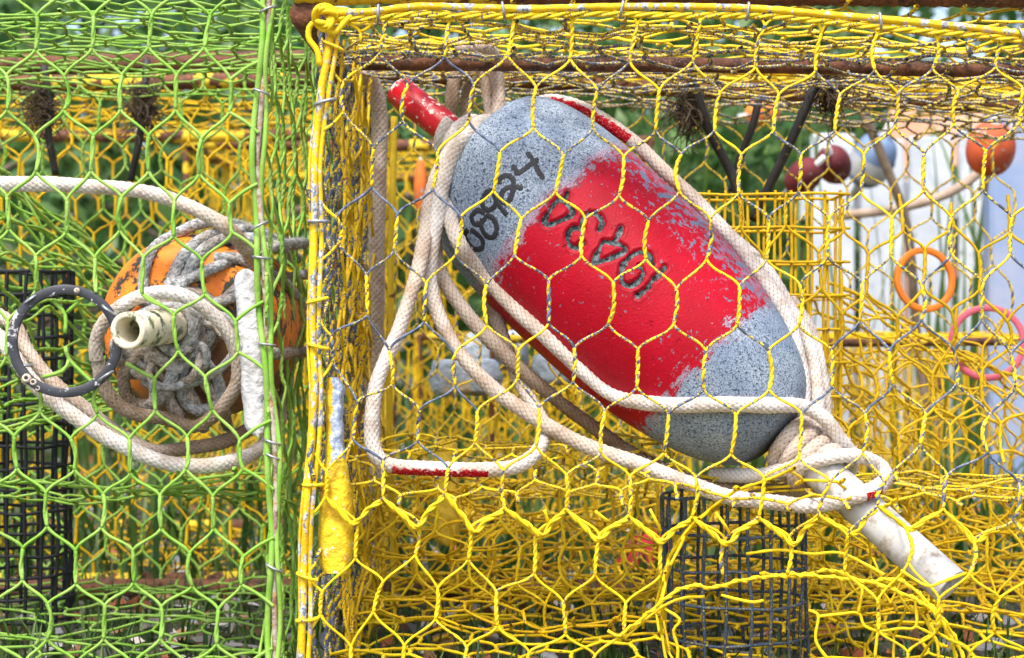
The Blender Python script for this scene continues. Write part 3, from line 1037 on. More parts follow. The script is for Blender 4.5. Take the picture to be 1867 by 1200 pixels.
mb = MB(); slab(mb, outline(490, 796, 448, 470, 22, 23, 40, capf=.085), .013, .022)
mb.build('zinc_bar', M['zinc_white'], green)
# black bait well of square plastic mesh
def bait_well(parent, px, d, rad, ztop, zbot, mat, nv, hstep, rw, wear, squarish=0.0):
    c = P(px, 600, d)
    mb = MB()
    th = np.arange(nv) / nv * 2 * PI + .1
    def pt(t, z): 
        k = 1 + squarish * (abs(math.cos(2 * t)) * -.12)
        return np.array([c[0] + rad * k * math.cos(t) + .002 * nz(t * 3, z * 20), d + rad * k * math.sin(t), z])
    zz = np.linspace(ztop, zbot, 12)
    tubes(mb, np.array([[pt(t, z) for z in zz] for t in th]), rw, 5, wear=wear)
    nh = int((ztop - zbot) / hstep)
    tt = np.linspace(0, 2 * PI, 49)
    tubes(mb, np.array([[pt(t, ztop - h * hstep + .0015 * nz(t * 2, h)) for t in tt] for h in range(nh + 1)]), rw * .9, 5, wear=wear)
    return mb.build('bait_well', mat, parent)


bait_well(green, 42, .36, .040, P(0, 497, .36)[2], gz0, M['black_mesh'], 18, .018, .0017, .12)
# frayed straps at the back of the green pot
def strap(parent, pts, r, fray=None):
    mb = MB(); p, _ = spline(PP(pts), .006)
    tubes(mb, p, r, 8, cap=True)
    o = mb.build('strap', M['strap'], parent)
    if fray:
        c = P(*fray)
        mb = MB()
        n = 240
        d_ = norm(rng.normal(0, 1, (n, 3)) * [.55, .5, .5] + [0, 0, -1.0])
        L = rng.uniform(.005, .019, n)[:, None]
        u = np.linspace(0, 1, 6)[None, :, None]
        path = c + rng.normal(0, 1, (n, 1, 3)) * [.005, .004, .010] + d_[:, None] * L[:, None] * u + rng.normal(0, .010, (n, 1, 3)) * u ** 2 + rng.normal(0, .004, (n, 1, 3)) * np.sin(u * 6)
        tubes(mb, path, .0004, 4)
        mb.build('frayed_end', M['fray'], o)


strap(green, [(80, 120, .5), (92, 190, .5), (88, 240, .5), (102, 320, .51)], .0035, (75, 190, .5))
strap(green, [(268, 110, .5), (262, 190, .49), (255, 250, .49), (238, 330, .5)], .0035, (262, 185, .49))

# ================================================================== YELLOW CRAB POT
yz1 = P(0, 22)[2]
yz0 = .012
yx1 = YX + .60
yellow = empty('crab_pot', (.17, 0, .012), 'yellow netted crab pot holding the grey and red buoy', 'crab pot')
YR = {0: [(705, 37, 693, 97), (819, 41, 811, 104), (937, 37, 926, 102), (1043, 37, 1040, 108), (1162, 47, 1148, 113), (1277, 37, 1263, 112), (1395, 47, 1378, 123), (1498, 60, 1487, 130), (1599, 63, 1595, 128), (1709, 73, 1700, 125), (1824, 83, 1815, 123)],
      1: [(625, 152, 627, 204), (744, 154, 734, 221), (864, 155, 855, 221), (977, 160, 973, 233), (1089, 165, 1081, 234), (1202, 165, 1195, 238), (1312, 170, 1303, 238), (1420, 173, 1410, 240), (1532, 173, 1522, 238), (1637, 172, 1632, 230), (1747, 168, 1739, 225), (1864, 160, 1859, 223)],
      2: [(681, 272, 678, 340), (798, 277, 789, 344), (912, 278, 900, 348), (1027, 285, 1013, 350), (1137, 287, 1128, 357), (1242, 282, 1239, 349), (1352, 283, 1347, 353), (1460, 283, 1456, 349), (1575, 283, 1569, 350), (1685, 280, 1684, 347), (1797, 277, 1792, 347)],
      3: [(613, 396, 617, 444), (724, 392, 719, 457), (840, 396, 831, 465), (950, 400, 938, 465), (1067, 400, 1060, 467), (1183, 403, 1178, 473), (1295, 400, 1288, 473), (1401, 398, 1398, 473), (1512, 399, 1509, 469), (1626, 399, 1624, 466), (1734, 397, 1734, 462), (1845, 396, 1842, 462)],
      4: [(668, 502, 670, 575), (777, 517, 774, 586), (887, 519, 888, 593), (1000, 511, 1000, 590), (1118, 516, 1109, 590), (1233, 527, 1228, 592), (1348, 522, 1344, 593), (1458, 519, 1457, 592), (1572, 518, 1568, 586), (1680, 520, 1680, 583), (1792, 516, 1790, 583)],
      5: [(604, 612, 606, 660), (710, 640, 715, 701), (829, 647, 830, 703), (945, 640, 944, 690), (1047, 635, 1045, 696), (1163, 638, 1161, 706), (1287, 640, 1283, 710), (1401, 640, 1402, 711), (1516, 639, 1517, 705), (1622, 641, 1628, 700), (1740, 641, 1745, 698), (1843, 646, 1852, 705)],
      6: [(651, 733, 644, 802), (765, 748, 761, 804), (870, 750, 866, 807), (982, 744, 978, 813), (1103, 750, 1096, 827), (1219, 755, 1211, 826), (1342, 758, 1333, 828), (1462, 755, 1457, 834), (1577, 754, 1573, 825), (1688, 754, 1678, 810), (1804, 758, 1801, 825)],
      7: [(596, 860, 594, 905), (698, 841, 698, 906), (817, 854, 811, 898), (917, 859, 920, 924), (1033, 867, 1032, 926), (1148, 870, 1147, 939), (1269, 872, 1262, 941), (1393, 871, 1384, 941), (1514, 878, 1493, 937), (1612, 881, 1601, 920), (1727, 867, 1720, 927), (1857, 881, 1848, 948)],
      8: [(653, 957, 648, 1018), (764, 953, 757, 1012), (858, 962, 854, 1020), (975, 977, 974, 1046), (1093, 975, 1085, 1048), (1205, 985, 1205, 1048), (1322, 983, 1318, 1048), (1439, 979, 1435, 1046), (1545, 976, 1540, 1042), (1654, 969, 1656, 1025), (1776, 986, 1768, 1046)],
      9: [(588, 1079, 584, 1120), (699, 1061, 681, 1115), (798, 1074, 794, 1129), (905, 1079, 907, 1141), (1027, 1098, 1031, 1157), (1141, 1100, 1138, 1150), (1262, 1105, 1270, 1150), (1378, 1100, 1384, 1155), (1492, 1100, 1490, 1152), (1600, 1095, 1602, 1150), (1712, 1092, 1708, 1150), (1822, 1092, 1814, 1152)],
      10: [(640, 1180, 640, 1245), (737, 1178, 735, 1240), (851, 1181, 851, 1250), (965, 1189, 965, 1250), (1085, 1195, 1082, 1255), (1200, 1195, 1200, 1255), (1325, 1195, 1325, 1260), (1440, 1195, 1440, 1260), (1548, 1190, 1548, 1255), (1655, 1190, 1655, 1255), (1768, 1190, 1765, 1255)],
      11: [(590, 1285, 588, 1340), (690, 1285, 690, 1340), (795, 1290, 795, 1345), (905, 1290, 905, 1345), (1025, 1295, 1025, 1350), (1140, 1295, 1140, 1350), (1262, 1300, 1262, 1355), (1380, 1300, 1380, 1355), (1495, 1300, 1495, 1355), (1602, 1295, 1602, 1350), (1712, 1295, 1712, 1350), (1822, 1295, 1822, 1350)]}
T, B, PXY = {}, {}, {}


def ydep(px, py):
    d = .004 * nz(px / 110, py / 100, 2.0)
    d -= .030 * math.exp(-((px - 1735) / 150) ** 2 - ((py - 1070) / 120) ** 2)     # pushed out by the white pipe
    d -= .016 * math.exp(-((px - 1560) / 130) ** 2 - ((py - 900) / 90) ** 2)
    return d


for r_, row in YR.items():
    row = [tuple(q) for q in row]
    for e in (1, 2, 3):
        row.append((row[-1][0] + 112, row[-1][1] + 4, row[-1][2] + 112, row[-1][3] + 4))
    for k, q in enumerate(row):
        T[r_, k] = P(q[0], q[1], ydep(q[0], q[1])); B[r_, k] = P(q[2], q[3], ydep(q[2], q[3]))
        PXY[r_, k] = q


def ywear(k, kind):
    x, y = PXY[k][0], PXY[k][1]
    w_ = .50
    if x < 830 and y < 800: w_ = .68
    if x > 1480 and 480 < y < 900: w_ = .66
    if 880 < x < 1480 and y > 700: w_ = .38
    if y > 905: w_ = .16
    if kind == 'leg': w_ *= .55
    elif y > 850 and y < 900: w_ *= .6
    return min(1, max(0, w_ + rng.normal(0, .12)))


hole = {(9, 6), (9, 7), (9, 8), (10, 6), (10, 7), (10, 5), (10, 8)}       # torn funnel mouth, lower right
T3 = {k: v for k, v in T.items() if k not in hole}
mb = MB()
build_net(mb, T3, {k: B[k] for k in T3}, hex_conn(T3), .00096, 2, ywear, 0.0, twist=2.4)


def corner_y(py):
    return np.interp(py, [-20, 60, 150, 300, 500, 700, 880, 1050, 1200, 1400], [606, 603, 588, 574, 570, 573, 563, 552, 550, 550])


for rr in (1, 3, 5, 7, 9, 11):
    q = PXY[rr, 0]
    for (x, y, s_) in ((q[0], q[1], -34), (q[2], q[3], 34)):
        a, b_ = P(x, y, ydep(x, y)), P(corner_y(y + s_) + 8, y + s_, -.001)
        u = np.linspace(0, 1, 9)[:, None]
        tubes(mb, a * (1 - u) + b_ * u + np.array([0, 0, -.0015]) * np.sin(u * PI), .00105, 6, wear=.35 if y < 850 else .05)
# the Y by the top corner
for pts in ([(612, 28, 0), (640, 45, .001), (657, 58, .002), (657, 78, .002)], [(657, 58, .002), (672, 50, 0), (683, 30, 0), (686, 18, 0)]):
    p, _ = spline(PP(pts), .003); tubes(mb, p, .00125, 6, cap=True, wear=.1)
# top row ties
for k in range(0, 14):
    q = PXY[0, k]
    yt = np.interp(q[0], [590, 755, 1000, 1300, 1500, 1700, 1867, 2200], [24, 14, 14, 14, 26, 44, 62, 90]) + 13
    p, _ = spline(np.array([P(q[0] - 16, yt - 6, 0), P(q[0] - 6, yt + 3, -.001), T[0, k]]), .003); tubes(mb, p, .00105, 6, wear=.2)
    p, _ = spline(np.array([P(q[0] + 24, yt - 4, 0), P(q[0] + 8, yt + 5, -.001), T[0, k]]), .003); tubes(mb, p, .00105, 6, wear=.2)
# torn, twisted ends round the funnel mouth
torn = [[(1145, 1150, 0), (1180, 1120, -.002), (1225, 1083, -.004), (1262, 1068, -.004), (1300, 1072, -.002), (1345, 1060, 0), (1395, 1052, 0), (1440, 1050, 0)],
        [(1138, 1165, 0), (1165, 1140, .002), (1212, 1104, .002), (1250, 1090, .002), (1285, 1088, .0)],
        [(1435, 1046, 0), (1480, 1050, -.004), (1540, 1055, -.006), (1590, 1062, -.01), (1640, 1080, -.016), (1690, 1105, -.02), (1720, 1140, -.018), (1738, 1180, -.01), (1745, 1230, 0)],
        [(1360, 1010, .01), (1420, 1003, .006), (1480, 1010, .002), (1530, 1008, 0), (1580, 1030, -.004), (1612, 1048, -.01)],
        [(1385, 1046, .02), (1450, 1050, .016), (1520, 1040, .012), (1570, 1062, .006), (1640, 1058, 0), (1700, 1108, -.008), (1742, 1165, 0), (1765, 1230, 0)],
        [(1315, 1085, 0), (1340, 1092, -.002), (1372, 1098, -.004), (1392, 1095, -.004)],
        [(1212, 1110, 0), (1240, 1130, -.004), (1228, 1150, -.002), (1236, 1185, 0), (1232, 1230, 0)],
        [(1475, 1113, 0), (1492, 1123, -.003), (1488, 1170, -.002), (1520, 1215, 0)],
        [(1492, 1124, -.003), (1530, 1120, -.002), (1565, 1118, 0), (1575, 1140, 0), (1600, 1152, 0)],
        [(1565, 1118, 0), (1572, 1075, .002), (1560, 1062, .004)],
        [(1600, 1152, 0), (1640, 1146, 0), (1670, 1142, 0), (1668, 1090, .004)], [(1600, 1152, 0), (1595, 1200, 0)],
        [(1670, 1142, 0), (1705, 1163, 0), (1712, 1205, 0)], [(1108, 1150, 0), (1130, 1160, -.002), (1150, 1140, -.002)],
        [(1642, 1040, -.034), (1690, 1068, -.04), (1720, 1060, -.044), (1762, 1045, -.036)],
        [(1305, 935, -.004), (1322, 958, -.006), (1330, 972, 0)], [(1185, 928, -.004), (1196, 950, -.005), (1205, 968, 0)], [(1085, 932, -.004), (1108, 950, -.004)], [(993, 930, -.004), (1000, 955, 0)]]
for t_ in torn:
    p, _ = spline(PP(t_), .003)
    tubes(mb, p, .0011 * (1 + rng.normal(0, .08, len(p))), 6, cap=True, wear=.06)
    if len(t_) > 6:                                    # second wire twisted round the first
        L_ = np.arange(len(p)) * .003
        T_, n_, b2 = frames_pt(p)
        p2 = p + .0013 * (np.cos(L_ * 480)[:, None] * n_ + np.sin(L_ * 480)[:, None] * b2)
        tubes(mb, p2, .0009, 6, cap=True, wear=.04)
mb.build('front_net', M['yellow_wire'], yellow)

# second course of wire knotted along the joint at mid height, with the inner floor running back from it
mb = MB()
for k in range(0, 12):
    q = PXY[7, k]; q2 = PXY[7, k + 1]
    a, b_ = P(q[2] + 4, q[3] + 8, -.002), P(q2[2] - 4, q2[3] + 8, -.002)
    m_ = P((q[2] + q2[2]) / 2 + rng.normal(0, 5), (q[3] + q2[3]) / 2 + 48 + rng.normal(0, 5), -.003)
    for ph in (0, 2.2):
        p, s = spline([a, .5 * (a + m_) + [0, 0, .001], m_, .5 * (b_ + m_) + [0, 0, .001], b_], .0025)
        T_, n_, b2 = frames_pt(p)
        p = p + .0011 * (np.cos(s * 330 + ph)[:, None] * n_ + np.sin(s * 330 + ph)[:, None] * b2)
        tubes(mb, p, .0011, 6, cap=True, wear=.12)
mb.build('joining_wire', M['yellow_wire'], yellow)
pz0 = P(0, 925)[2]


def floor_pt(u, v):
    x = YX + u
    t = v / DEP
    return np.array([x, v + .004, pz0 + .045 * math.sin(min(1, t * 1.6) * PI) * (1 if x < .12 else .4) - .035 * t + .006 * nz(u * 18, v * 18)])


mb = MB()
surf_net(mb, floor_pt, .60, DEP * .95, .037, .040, .022, .00105, 1, .40, 0, jit=.06)
mb.build('partition_net', M['yellow_wire'], yellow)
mb = MB()
surf_net(mb, lambda u, v: np.array([YX + .006 * nz(u * 22, v * 18), u, yz1 - v]), DEP, yz1 - yz0, .030, .040, .023, .00135, 1, .62, 0, jit=.09)
mb.build('side_net', M['yellow_wire'], yellow)
mb = MB()
surf_net(mb, lambda u, v: np.array([YX + .014 + .008 * nz(u * 25, v * 12, 3), u * .9 + .03, yz1 - v - .01]), DEP, yz1 - yz0, .042, .041, .023, .0012, 1, .25, 0, jit=.12)
mb.build('inner_side_net', M['deep_yellow_wire'], yellow)
mb = MB()
surf_net(mb, lambda u, v: np.array([YX + u, DEP + .004 * nz(u * 14, v * 14), yz1 + .026 - .028 * u / .6 - v]), .60, yz1 + .02 - yz0, .0385, .041, .0235, .00105, 1, .45, 0)
mb.build('back_net', M['yellow_wire'], yellow)
for q, (dz, nm, wv) in enumerate(((-.004, 'top_net', .5), (-.022, 'lid_net', .62), (.010, 'upper_net', .35))):
    mb = MB()
    surf_net(mb, lambda u, v, dz=dz: np.array([YX + u, v + .004, yz1 + dz + (v / DEP) * (.032 - .03 * u / .6) - .012 * (u / .6) ** 2 + .007 * nz(u * 16 + dz * 300, v * 16)]), .60, DEP, .0375, .039, .022, .00115, 1, wv, 0, jit=.09)
    mb.build(nm, M['yellow_wire'], yellow)
mb = MB()
surf_net(mb, lambda u, v: np.array([YX + u, v, yz0 + .012 + .010 * nz(u * 12, v * 12)]), .60, DEP, .0385, .041, .0235, .00115, 1, .08, 0, jit=.07)
mb.build('bottom_net', M['yellow_wire'], yellow)
# bright inner net behind the right half
mb = MB()
surf_net(mb, lambda u, v: P(1292, 352, .12) + np.array([u, .03 * math.sin(u * 9) + .01 * nz(u * 12, v * 12), -v]), .34, .205, .0405, .0425, .0245, .00115, 1, .03, 0, jit=.06)
mb.build('inner_net', M['deep_yellow_wire'], yellow)
for q, (dd, top_, col_, sp_) in enumerate(((.225, 905, 'yellow_wire', .0385), (.43, 840, 'deep_yellow_wire', .036))):
    mb = MB()
    zt_ = P(0, top_, dd)[2]
    surf_net(mb, lambda u, v: np.array([YX + .02 + u, dd + .022 * nz(u * 11 + q, v * 9), zt_ - v + .012 * nz(u * 9, q * 3.0)]), .58, zt_ - yz0, sp_, sp_ * 1.06, sp_ * .6, .00105, 1, .05, 0, jit=.10)
    mb.build('fallen_net', M[col_], yellow)
for q, (hz, v0) in enumerate(((.045, .10), (.085, .22))):
    mb = MB()
    surf_net(mb, lambda u, v: np.array([YX + u, v0 + v, hz + .014 * nz(u * 10 + q, v * 12)]), .60, DEP - v0, .038, .040, .023, .00105, 1, .05, 0, jit=.10)
    mb.build('sagging_net', M['deep_yellow_wire'], yellow)
mb = MB()
surf_net(mb, lambda u, v: P(1000, 560, .37) + np.array([u, .03 * nz(u * 7, v * 8), -v + .02 * nz(u * 6, 1.0)]), .46, .16, .0365, .039, .022, .00105, 1, .08, 0, jit=.12)
mb.build('fallen_net', M['deep_yellow_wire'], yellow)
# funnels
def funnel(parent, A, B_, r0, r1, sp, mat, rw=.0011, wear=.05, arc=(0, 2 * PI)):
    A, B_ = np.asarray(A), np.asarray(B_)
    ax_ = norm(B_ - A); L_ = np.linalg.norm(B_ - A)
    e1 = norm(np.cross(ax_, [0, 0, 1.0])); e2 = np.cross(e1, ax_)
    mb = MB()
    def f(u, v):
        t = min(1.05, v / L_); a = arc[0] + u / r0
        R_ = r0 * (1 - t) + r1 * t
        return A + ax_ * v + R_ * (math.cos(a) * e1 + math.sin(a) * e2) + .004 * nz(u * 25, v * 25)
    surf_net(mb, f, r0 * (arc[1] - arc[0]), L_, sp, sp * 1.08, sp * .6, rw, 1, wear, 0, jit=.06)
    return mb.build('funnel_net', mat, parent)


funnel(yellow, P(1470, 1130, .01), P(1330, 1060, .26), .098, .055, .036, M['yellow_wire'])
funnel(yellow, P(1810, 860, .44), P(1440, 600, .34), .085, .05, .034, M['deep_yellow_wire'])
funnel(yellow, P(700, 1090, .35), P(1010, 1000, .40), .11, .06, .036, M['deep_yellow_wire'])

# frame
def rodpart(name, pts, r_, mat, sides=12, step=.006, **a):
    mb = MB(); rod(mb, pts, r_, sides, step, **a); return mb.build(name, mat, yellow)


mb = MB()
p, s = spline([P(538, -22, .016), P(800, -24, .016), P(1300, -22, .016), P(2000, -16, .016), P(2250, -14, .016)], .003)
tubes(mb, p, .0115 + .0006 * np.sin(s * 700), 16, cap=True, paint=np.clip(.22 - (p[:, 0] + .13) * 1.3, -.25, .22))
mb.build('frame_bar', M['rust_yellow'], yellow)
rodpart('frame_bar', [P(556, 26, .012), P(556, 26, .012) + [0, .25, 0], P(556, 26, .012) + [0, DEP, 0]], .0105, M['rust_yellow'], paint=-.05)
for zz, r_, sg_ in ((yz1 + .030, .0085, .030), (yz0, .009, 0)):
    rodpart('frame_bar', [(YX, DEP, zz), (YX + .3, DEP + .003, zz - sg_ * .45), (yx1, DEP, zz - sg_)], r_, M['rust'] if sg_ else M['rust_yellow'], paint=.02)
rodpart('frame_bar', [(YX + .02, .13, yz1 - .016), (YX + .3, .13, yz1 - .018), (yx1, .13, yz1 - .024)], .0055, M['rust'], paint=.0)
for (y0_, y1_, d_, r_) in ((118, 166, .50, .003), (132, 182, .53, .0035), (146, 196, .56, .0028), (124, 158, .44, .0022), (153, 201, .58, .003)):
    mb = MB(); rod(mb, [P(700, y0_, d_), P(1200, y0_ + 6, d_), P(1560, y0_ + (y1_ - y0_) * .45, d_), P(1900, y1_, d_)], r_, 8, .008, wear=.25)
    mb.build('top_wire', M['deep_yellow_wire'], yellow)
rodpart('frame_bar', [(YX, 0, yz0), (yx1, 0, yz0)], .009, M['rust_yellow'], paint=.1)
rodpart('corner_bar', [(YX + .004, DEP, yz0), (YX + .004, DEP, yz1)], .006, M['rust_yellow'], paint=.25)
rodpart('corner_bar', [(YX + .03, .36, yz0 + .03), (YX + .026, .36, .2), (YX + .03, .36, yz1 - .03)], .0028, M['rust_yellow'], paint=.3)
# corner post wires
ys = np.linspace(48, 1320, 40)
for off, r_, am, dd, wv in ((0, .0024, 1.5, -.002, .48), (12, .0016, 3.0, -.001, .42), (-7, .0011, 3, .001, .3)):
    mb = MB()
    pts = [P(corner_y(y) + off + am * math.sin(y / 53 + off), y, dd + .001 * math.sin(y / 31)) for y in ys]
    p, _ = spline(pts, .004); tubes(mb, p, r_ * (1 + rng.normal(0, .04, len(p))), 9, cap=True, wear=wv)
    mb.build('corner_wire', M['yellow_rod'], yellow)
for y in (84, 186, 404, 548, 632, 884, 1052, 1130):
    o = hog_ring('hog_ring', P(corner_y(y) + 8, y, -.001), (.03, 0, 1), .0066, yellow, M['yellow_wire'] if y not in (186, 404) else M['galv'], .0012, .7)
# top edge wires
tx = [590, 681, 755, 842, 960, 1080, 1167, 1300, 1400, 1500, 1634, 1767, 1867, 2050, 2250]
ty = [24, 21, 12, 13, 16, 13, 12, 13, 17, 26, 37, 50, 62, 84, 105]
mb = MB(); p, _ = spline([P(x, y, -.002) for x, y in zip(tx, ty)], .004); tubes(mb, p, .0024 * (1 + .05 * np.sin(np.arange(len(p)) * 1.7)), 10, cap=True, wear=.44); mb.build('edge_wire', M['yellow_rod'], yellow)
for ph in (0, 2.1, 4.2):
    xs = np.linspace(596, 2200, 340)
    yv = np.interp(xs, tx, ty) + 14 + 3.6 * np.sin(xs / 15 + ph) + 2 * np.sin(xs / 61)
    mb = MB(); tubes(mb, np.array([P(x, y, -.001 + .0014 * math.cos(x / 15 + ph)) for x, y in zip(xs, yv)]), .0013, 7, cap=True, wear=.36)
    mb.build('edge_wire', M['yellow_wire'], yellow)
for x in (690, 918, 1133, 1363, 1604, 1862):
    y = np.interp(x, tx, ty) + 5
    hog_ring('hog_ring', P(x, y, -.0015), (1, 0, -.05), .0056, yellow, M['galv'], .001, .8)
# knot at the top corner
mb = MB()
for q in range(3):
    th = np.linspace(0, 2 * PI * 1.3, 40) + q * 2
    c = P(595, 34, -.004)
    pts = c + np.stack([(.006 + .002 * np.sin(th * .7 + q)) * np.cos(th) , -.003 + .003 * np.sin(2 * th + q), (.008 - .002 * q) * np.sin(th)], 1)
    tubes(mb, pts, .0018, 8, cap=True, wear=.12)
p, _ = spline(PP([(585, 40, -.002), (566, 46, -.003), (563, 70, -.003), (578, 92, -.003), (583, 120, -.002)]), .003); tubes(mb, p, .002, 8, cap=True, wear=.1)
p, _ = spline(PP([(603, 28, -.006), (598, 50, -.009), (606, 62, -.006), (620, 50, -.003), (640, 28, -.002)]), .003); tubes(mb, p, .002, 8, cap=True, wear=.1)
mb.build('wire_knot', M['yellow_wire'], yellow)
# peeling yellow zinc bar in the corner
o_ = []
for t in np.linspace(0, 1, 40):
    y = 688 + (1046 - 688) * t
    xl = np.interp(t, [0, .06, .3, .45, .6, .9, .97, 1], [598, 594, 594, 592, 582, 580, 583, 592])
    xr = np.interp(t, [0, .05, .2, .38, .55, .8, .92, 1], [618, 628, 626, 628, 641, 645, 643, 634])
    o_.append((y, xl + 1.5 * nz(y / 20, 2.), xr + 1.5 * nz(y / 18, 7.)))
mb = MB(); slab(mb, o_, .015, .010)
mb.build('zinc_bar', M['zinc_yellow'], yellow)
# second zinc bar inside, lower middle
mb = MB(); slab(mb, outline(800, 996, 812, 816, 22, 23), .012, .34); mb.build('zinc_bar', simple('painted_yellow_zinc', (.80, .58, .05), (.70, .48, .03), 40, .6, .6, .002), yellow)
# dark wire bait well and yellow square-mesh bait box
bait_well(yellow, 1338, .145, .0525, P(0, 902, .145)[2], yz0, M['dark_mesh'], 20, .0255, .0014, .34)
mb = MB()
surf_net(mb, lambda u, v: np.array([YX + u, .31 + .02 * nz(u * 9, v * 9), pz0 - .01 - v]), .60, pz0 - yz0 - .01, .0375, .040, .023, .0012, 1, .05, 0, jit=.09)
mb.build('lower_inner_net', M['deep_yellow_wire'], yellow)
def bait_box(parent, px0, px1, py0, py1, d0, d1, stepx, stepz, mat, rw):
    A, B_ = P(px0, py0, d0), P(px1, py1, d0)
    mb = MB()
    for dd in (d0, d1):
        for x in np.arange(A[0], B_[0] + .001, stepx):
            tubes(mb, np.array([[(x + .0012 * nz(x * 90, z * 40), dd + .001 * nz(x * 50, z * 50), z) for z in np.linspace(A[2] + .003, B_[2], 9)]]), rw, 6, wear=.06)
        for z in np.arange(A[2], B_[2] - .001, -stepz):
            tubes(mb, np.array([[(x, dd - rw * 1.7, z + .001 * nz(x * 40, z * 90)) for x in np.linspace(A[0] - .004, B_[0] + .004, 9)]]), rw, 6, cap=True, wear=.06)
    for x in (A[0], B_[0]):
        for y in np.linspace(d0, d1, 4)[1:-1]:
            tubes(mb, np.array([[(x, y, z) for z in np.linspace(A[2], B_[2], 5)]]), rw, 6, wear=.06)
        for z in np.arange(A[2], B_[2] - .001, -stepz):
            tubes(mb, np.array([[(x, y, z) for y in np.linspace(d0 - .002, d1, 4)]]), rw, 6, wear=.06)
    return mb.build('bait_box', mat, parent)


bait_box(yellow, 1262, 1540, 354, 800, .235, .30, .0128, .0262, M['deep_yellow_wire'], .00125)
# coloured escape rings on the back wall
for (x, y, d, R_, mat, tl) in ((1686, 510, .50, 60, 'ring_orange', (.25, -1, .1)), (1800, 625, .46, 70, 'ring_pink', (-.2, -1, .1))):
    s_ = S * (D + d) / D; c = P(x, y, d); ro = R_ * s_; ri = ro - .0058
    mb = MB(); lathe(mb, c, c + norm(np.array(tl)), [(-.002, ro - .0006), (-.0015, ro), (.0015, ro), (.002, ro - .0006), (.002, ri + .0006), (.0015, ri), (-.0015, ri), (-.002, ri + .0006), (-.002, ro - .0006)], 56)
    mb.build('escape_ring', M[mat], yellow)
# black straps
strap(yellow, [(1502, 112, .30), (1480, 170, .30), (1440, 262, .31), (1372, 402, .33)], .0040, (1512, 150, .31))
strap(yellow, [(1252, 105, .36), (1262, 140, .36), (1290, 230, .37), (1330, 310, .38), (1350, 360, .38)], .0042, (1256, 190, .38))
strap(yellow, [(1385, 175, .45), (1372, 230, .45), (1345, 300, .46), (1335, 350, .46)], .0036)

# ================================================================== THE GREY AND RED BUOY
PROF_PX = [(832, 0.5), (832, 70), (832.5, 108), (836, 128), (845, 145), (862, 159), (892, 173), (940, 184), (1000, 190), (1060, 193.5), (1120, 194), (1220, 193), (1300, 187), (1370, 177), (1430, 165), (1480, 152), (1525, 134), (1560, 113), (1585, 89), (1598, 64), (1604, 38), (1605, .5)]
bA, bB = P(870, 274, .158), P(1426, 797, .098)
bax = norm(bB - bA)
bL = np.linalg.norm(bB - bA)
PROF = np.array([((a - 832) / 773 * bL, r * S * 1.098) for a, r in PROF_PX])
pf = [PROF[0]]
for i in range(len(PROF) - 1):
    for t in np.linspace(0, 1, 5)[1:]: pf.append(PROF[i] * (1 - t) + PROF[i + 1] * t)
pf = np.array(pf)
_k = np.array([1, 2, 3, 2, 1.]) / 9
sm = pf.copy(); sm[2:-2, 1] = np.convolve(pf[:, 1], _k, 'valid'); sm[2:-2, 0] = np.convolve(pf[:, 0], _k, 'valid'); pf = sm


def make_hit(A, ax_, prof):
    """depth behind the netting at which the sight line of a photo pixel meets a turned body"""
    L_ = prof[-1, 0]
    def hit(px, py):
        d = np.linspace(-.05, .5, 1400)
        s_ = S * (D + d) / D
        X = np.stack([(px - 933.5) * s_, d, ZC - (py - 600) * s_], 1) - A
        a = X @ ax_
        rr = np.linalg.norm(X - a[:, None] * ax_, axis=1)
        ins = (a > 0) & (a < L_) & (rr < np.interp(a, prof[:, 0], prof[:, 1]))
        return d[np.argmax(ins)] if ins.any() else None
    def normal(p):
        X = p - A; a = X @ ax_; rad = X - a * ax_
        e = .002
        sl_ = (np.interp(a + e, prof[:, 0], prof[:, 1]) - np.interp(a - e, prof[:, 0], prof[:, 1])) / (2 * e)
        return norm(norm(rad) - sl_ * ax_)
    return hit, normal


hit, bnormal = make_hit(bA, bax, pf)
buoy = empty('buoy', tuple(P(1320, 852, .1)), 'grey speckled buoy with wide red band and black numbers, slanting in the yellow pot', 'buoy')
Z = lambda L: [(780 + x / 3, 150 + y / 3) for x, y in L]
carved = [[[(765, 598), (748, 640), (705, 648), (668, 700), (636, 762), (662, 779), (722, 757), (792, 716), (768, 672), (735, 640)]],
          [[(938, 808), (955, 765), (925, 722), (878, 718), (848, 757), (842, 805)], [(842, 800), (792, 798), (765, 838), (772, 890), (812, 906), (842, 880)]],
          [[(1058, 800), (1040, 842), (1008, 878), (962, 872), (930, 930), (905, 986), (962, 975), (1032, 948), (1082, 918), (1048, 885), (1012, 880)]],
          [[(1232, 992), (1212, 945), (1160, 930), (1098, 962), (1058, 1030), (1060, 1092), (1102, 1115), (1152, 1090), (1178, 1040), (1160, 1010)]],
          [[(1300, 1012), (1270, 1050), (1232, 1082), (1200, 1128), (1150, 1167)]]]
seg_ = np.concatenate([[0], np.cumsum(np.linalg.norm(np.diff(pf, axis=0), axis=1))])
ss_ = np.linspace(0, seg_[-1], 430)
pfh = np.stack([np.interp(ss_, seg_, pf[:, 0]), np.interp(ss_, seg_, pf[:, 1])], 1)
mb = MB()
lathe(mb, bA, bB, pfh, 560)
V = mb.V[0]
X = V - bA
axl = X @ bax
rad = norm(X - axl[:, None] * bax)
upv = norm(np.array([1, -.12, 1.0]) - np.dot([1, -.12, 1.0], bax) * bax)      # chafed side: upper right
mb.A['rim'] = [np.clip((rad @ upv - .55) / .40, 0, 1)[:, None]]
e1_ = norm(np.cross(bax, [0, 1.0, 0])); e2_ = np.cross(bax, e1_)
mb.A['ca'] = [(rad @ e1_)[:, None]]
mb.A['sa'] = [(rad @ e2_)[:, None]]
rr_ = np.linalg.norm(X - axl[:, None] * bax, axis=1)


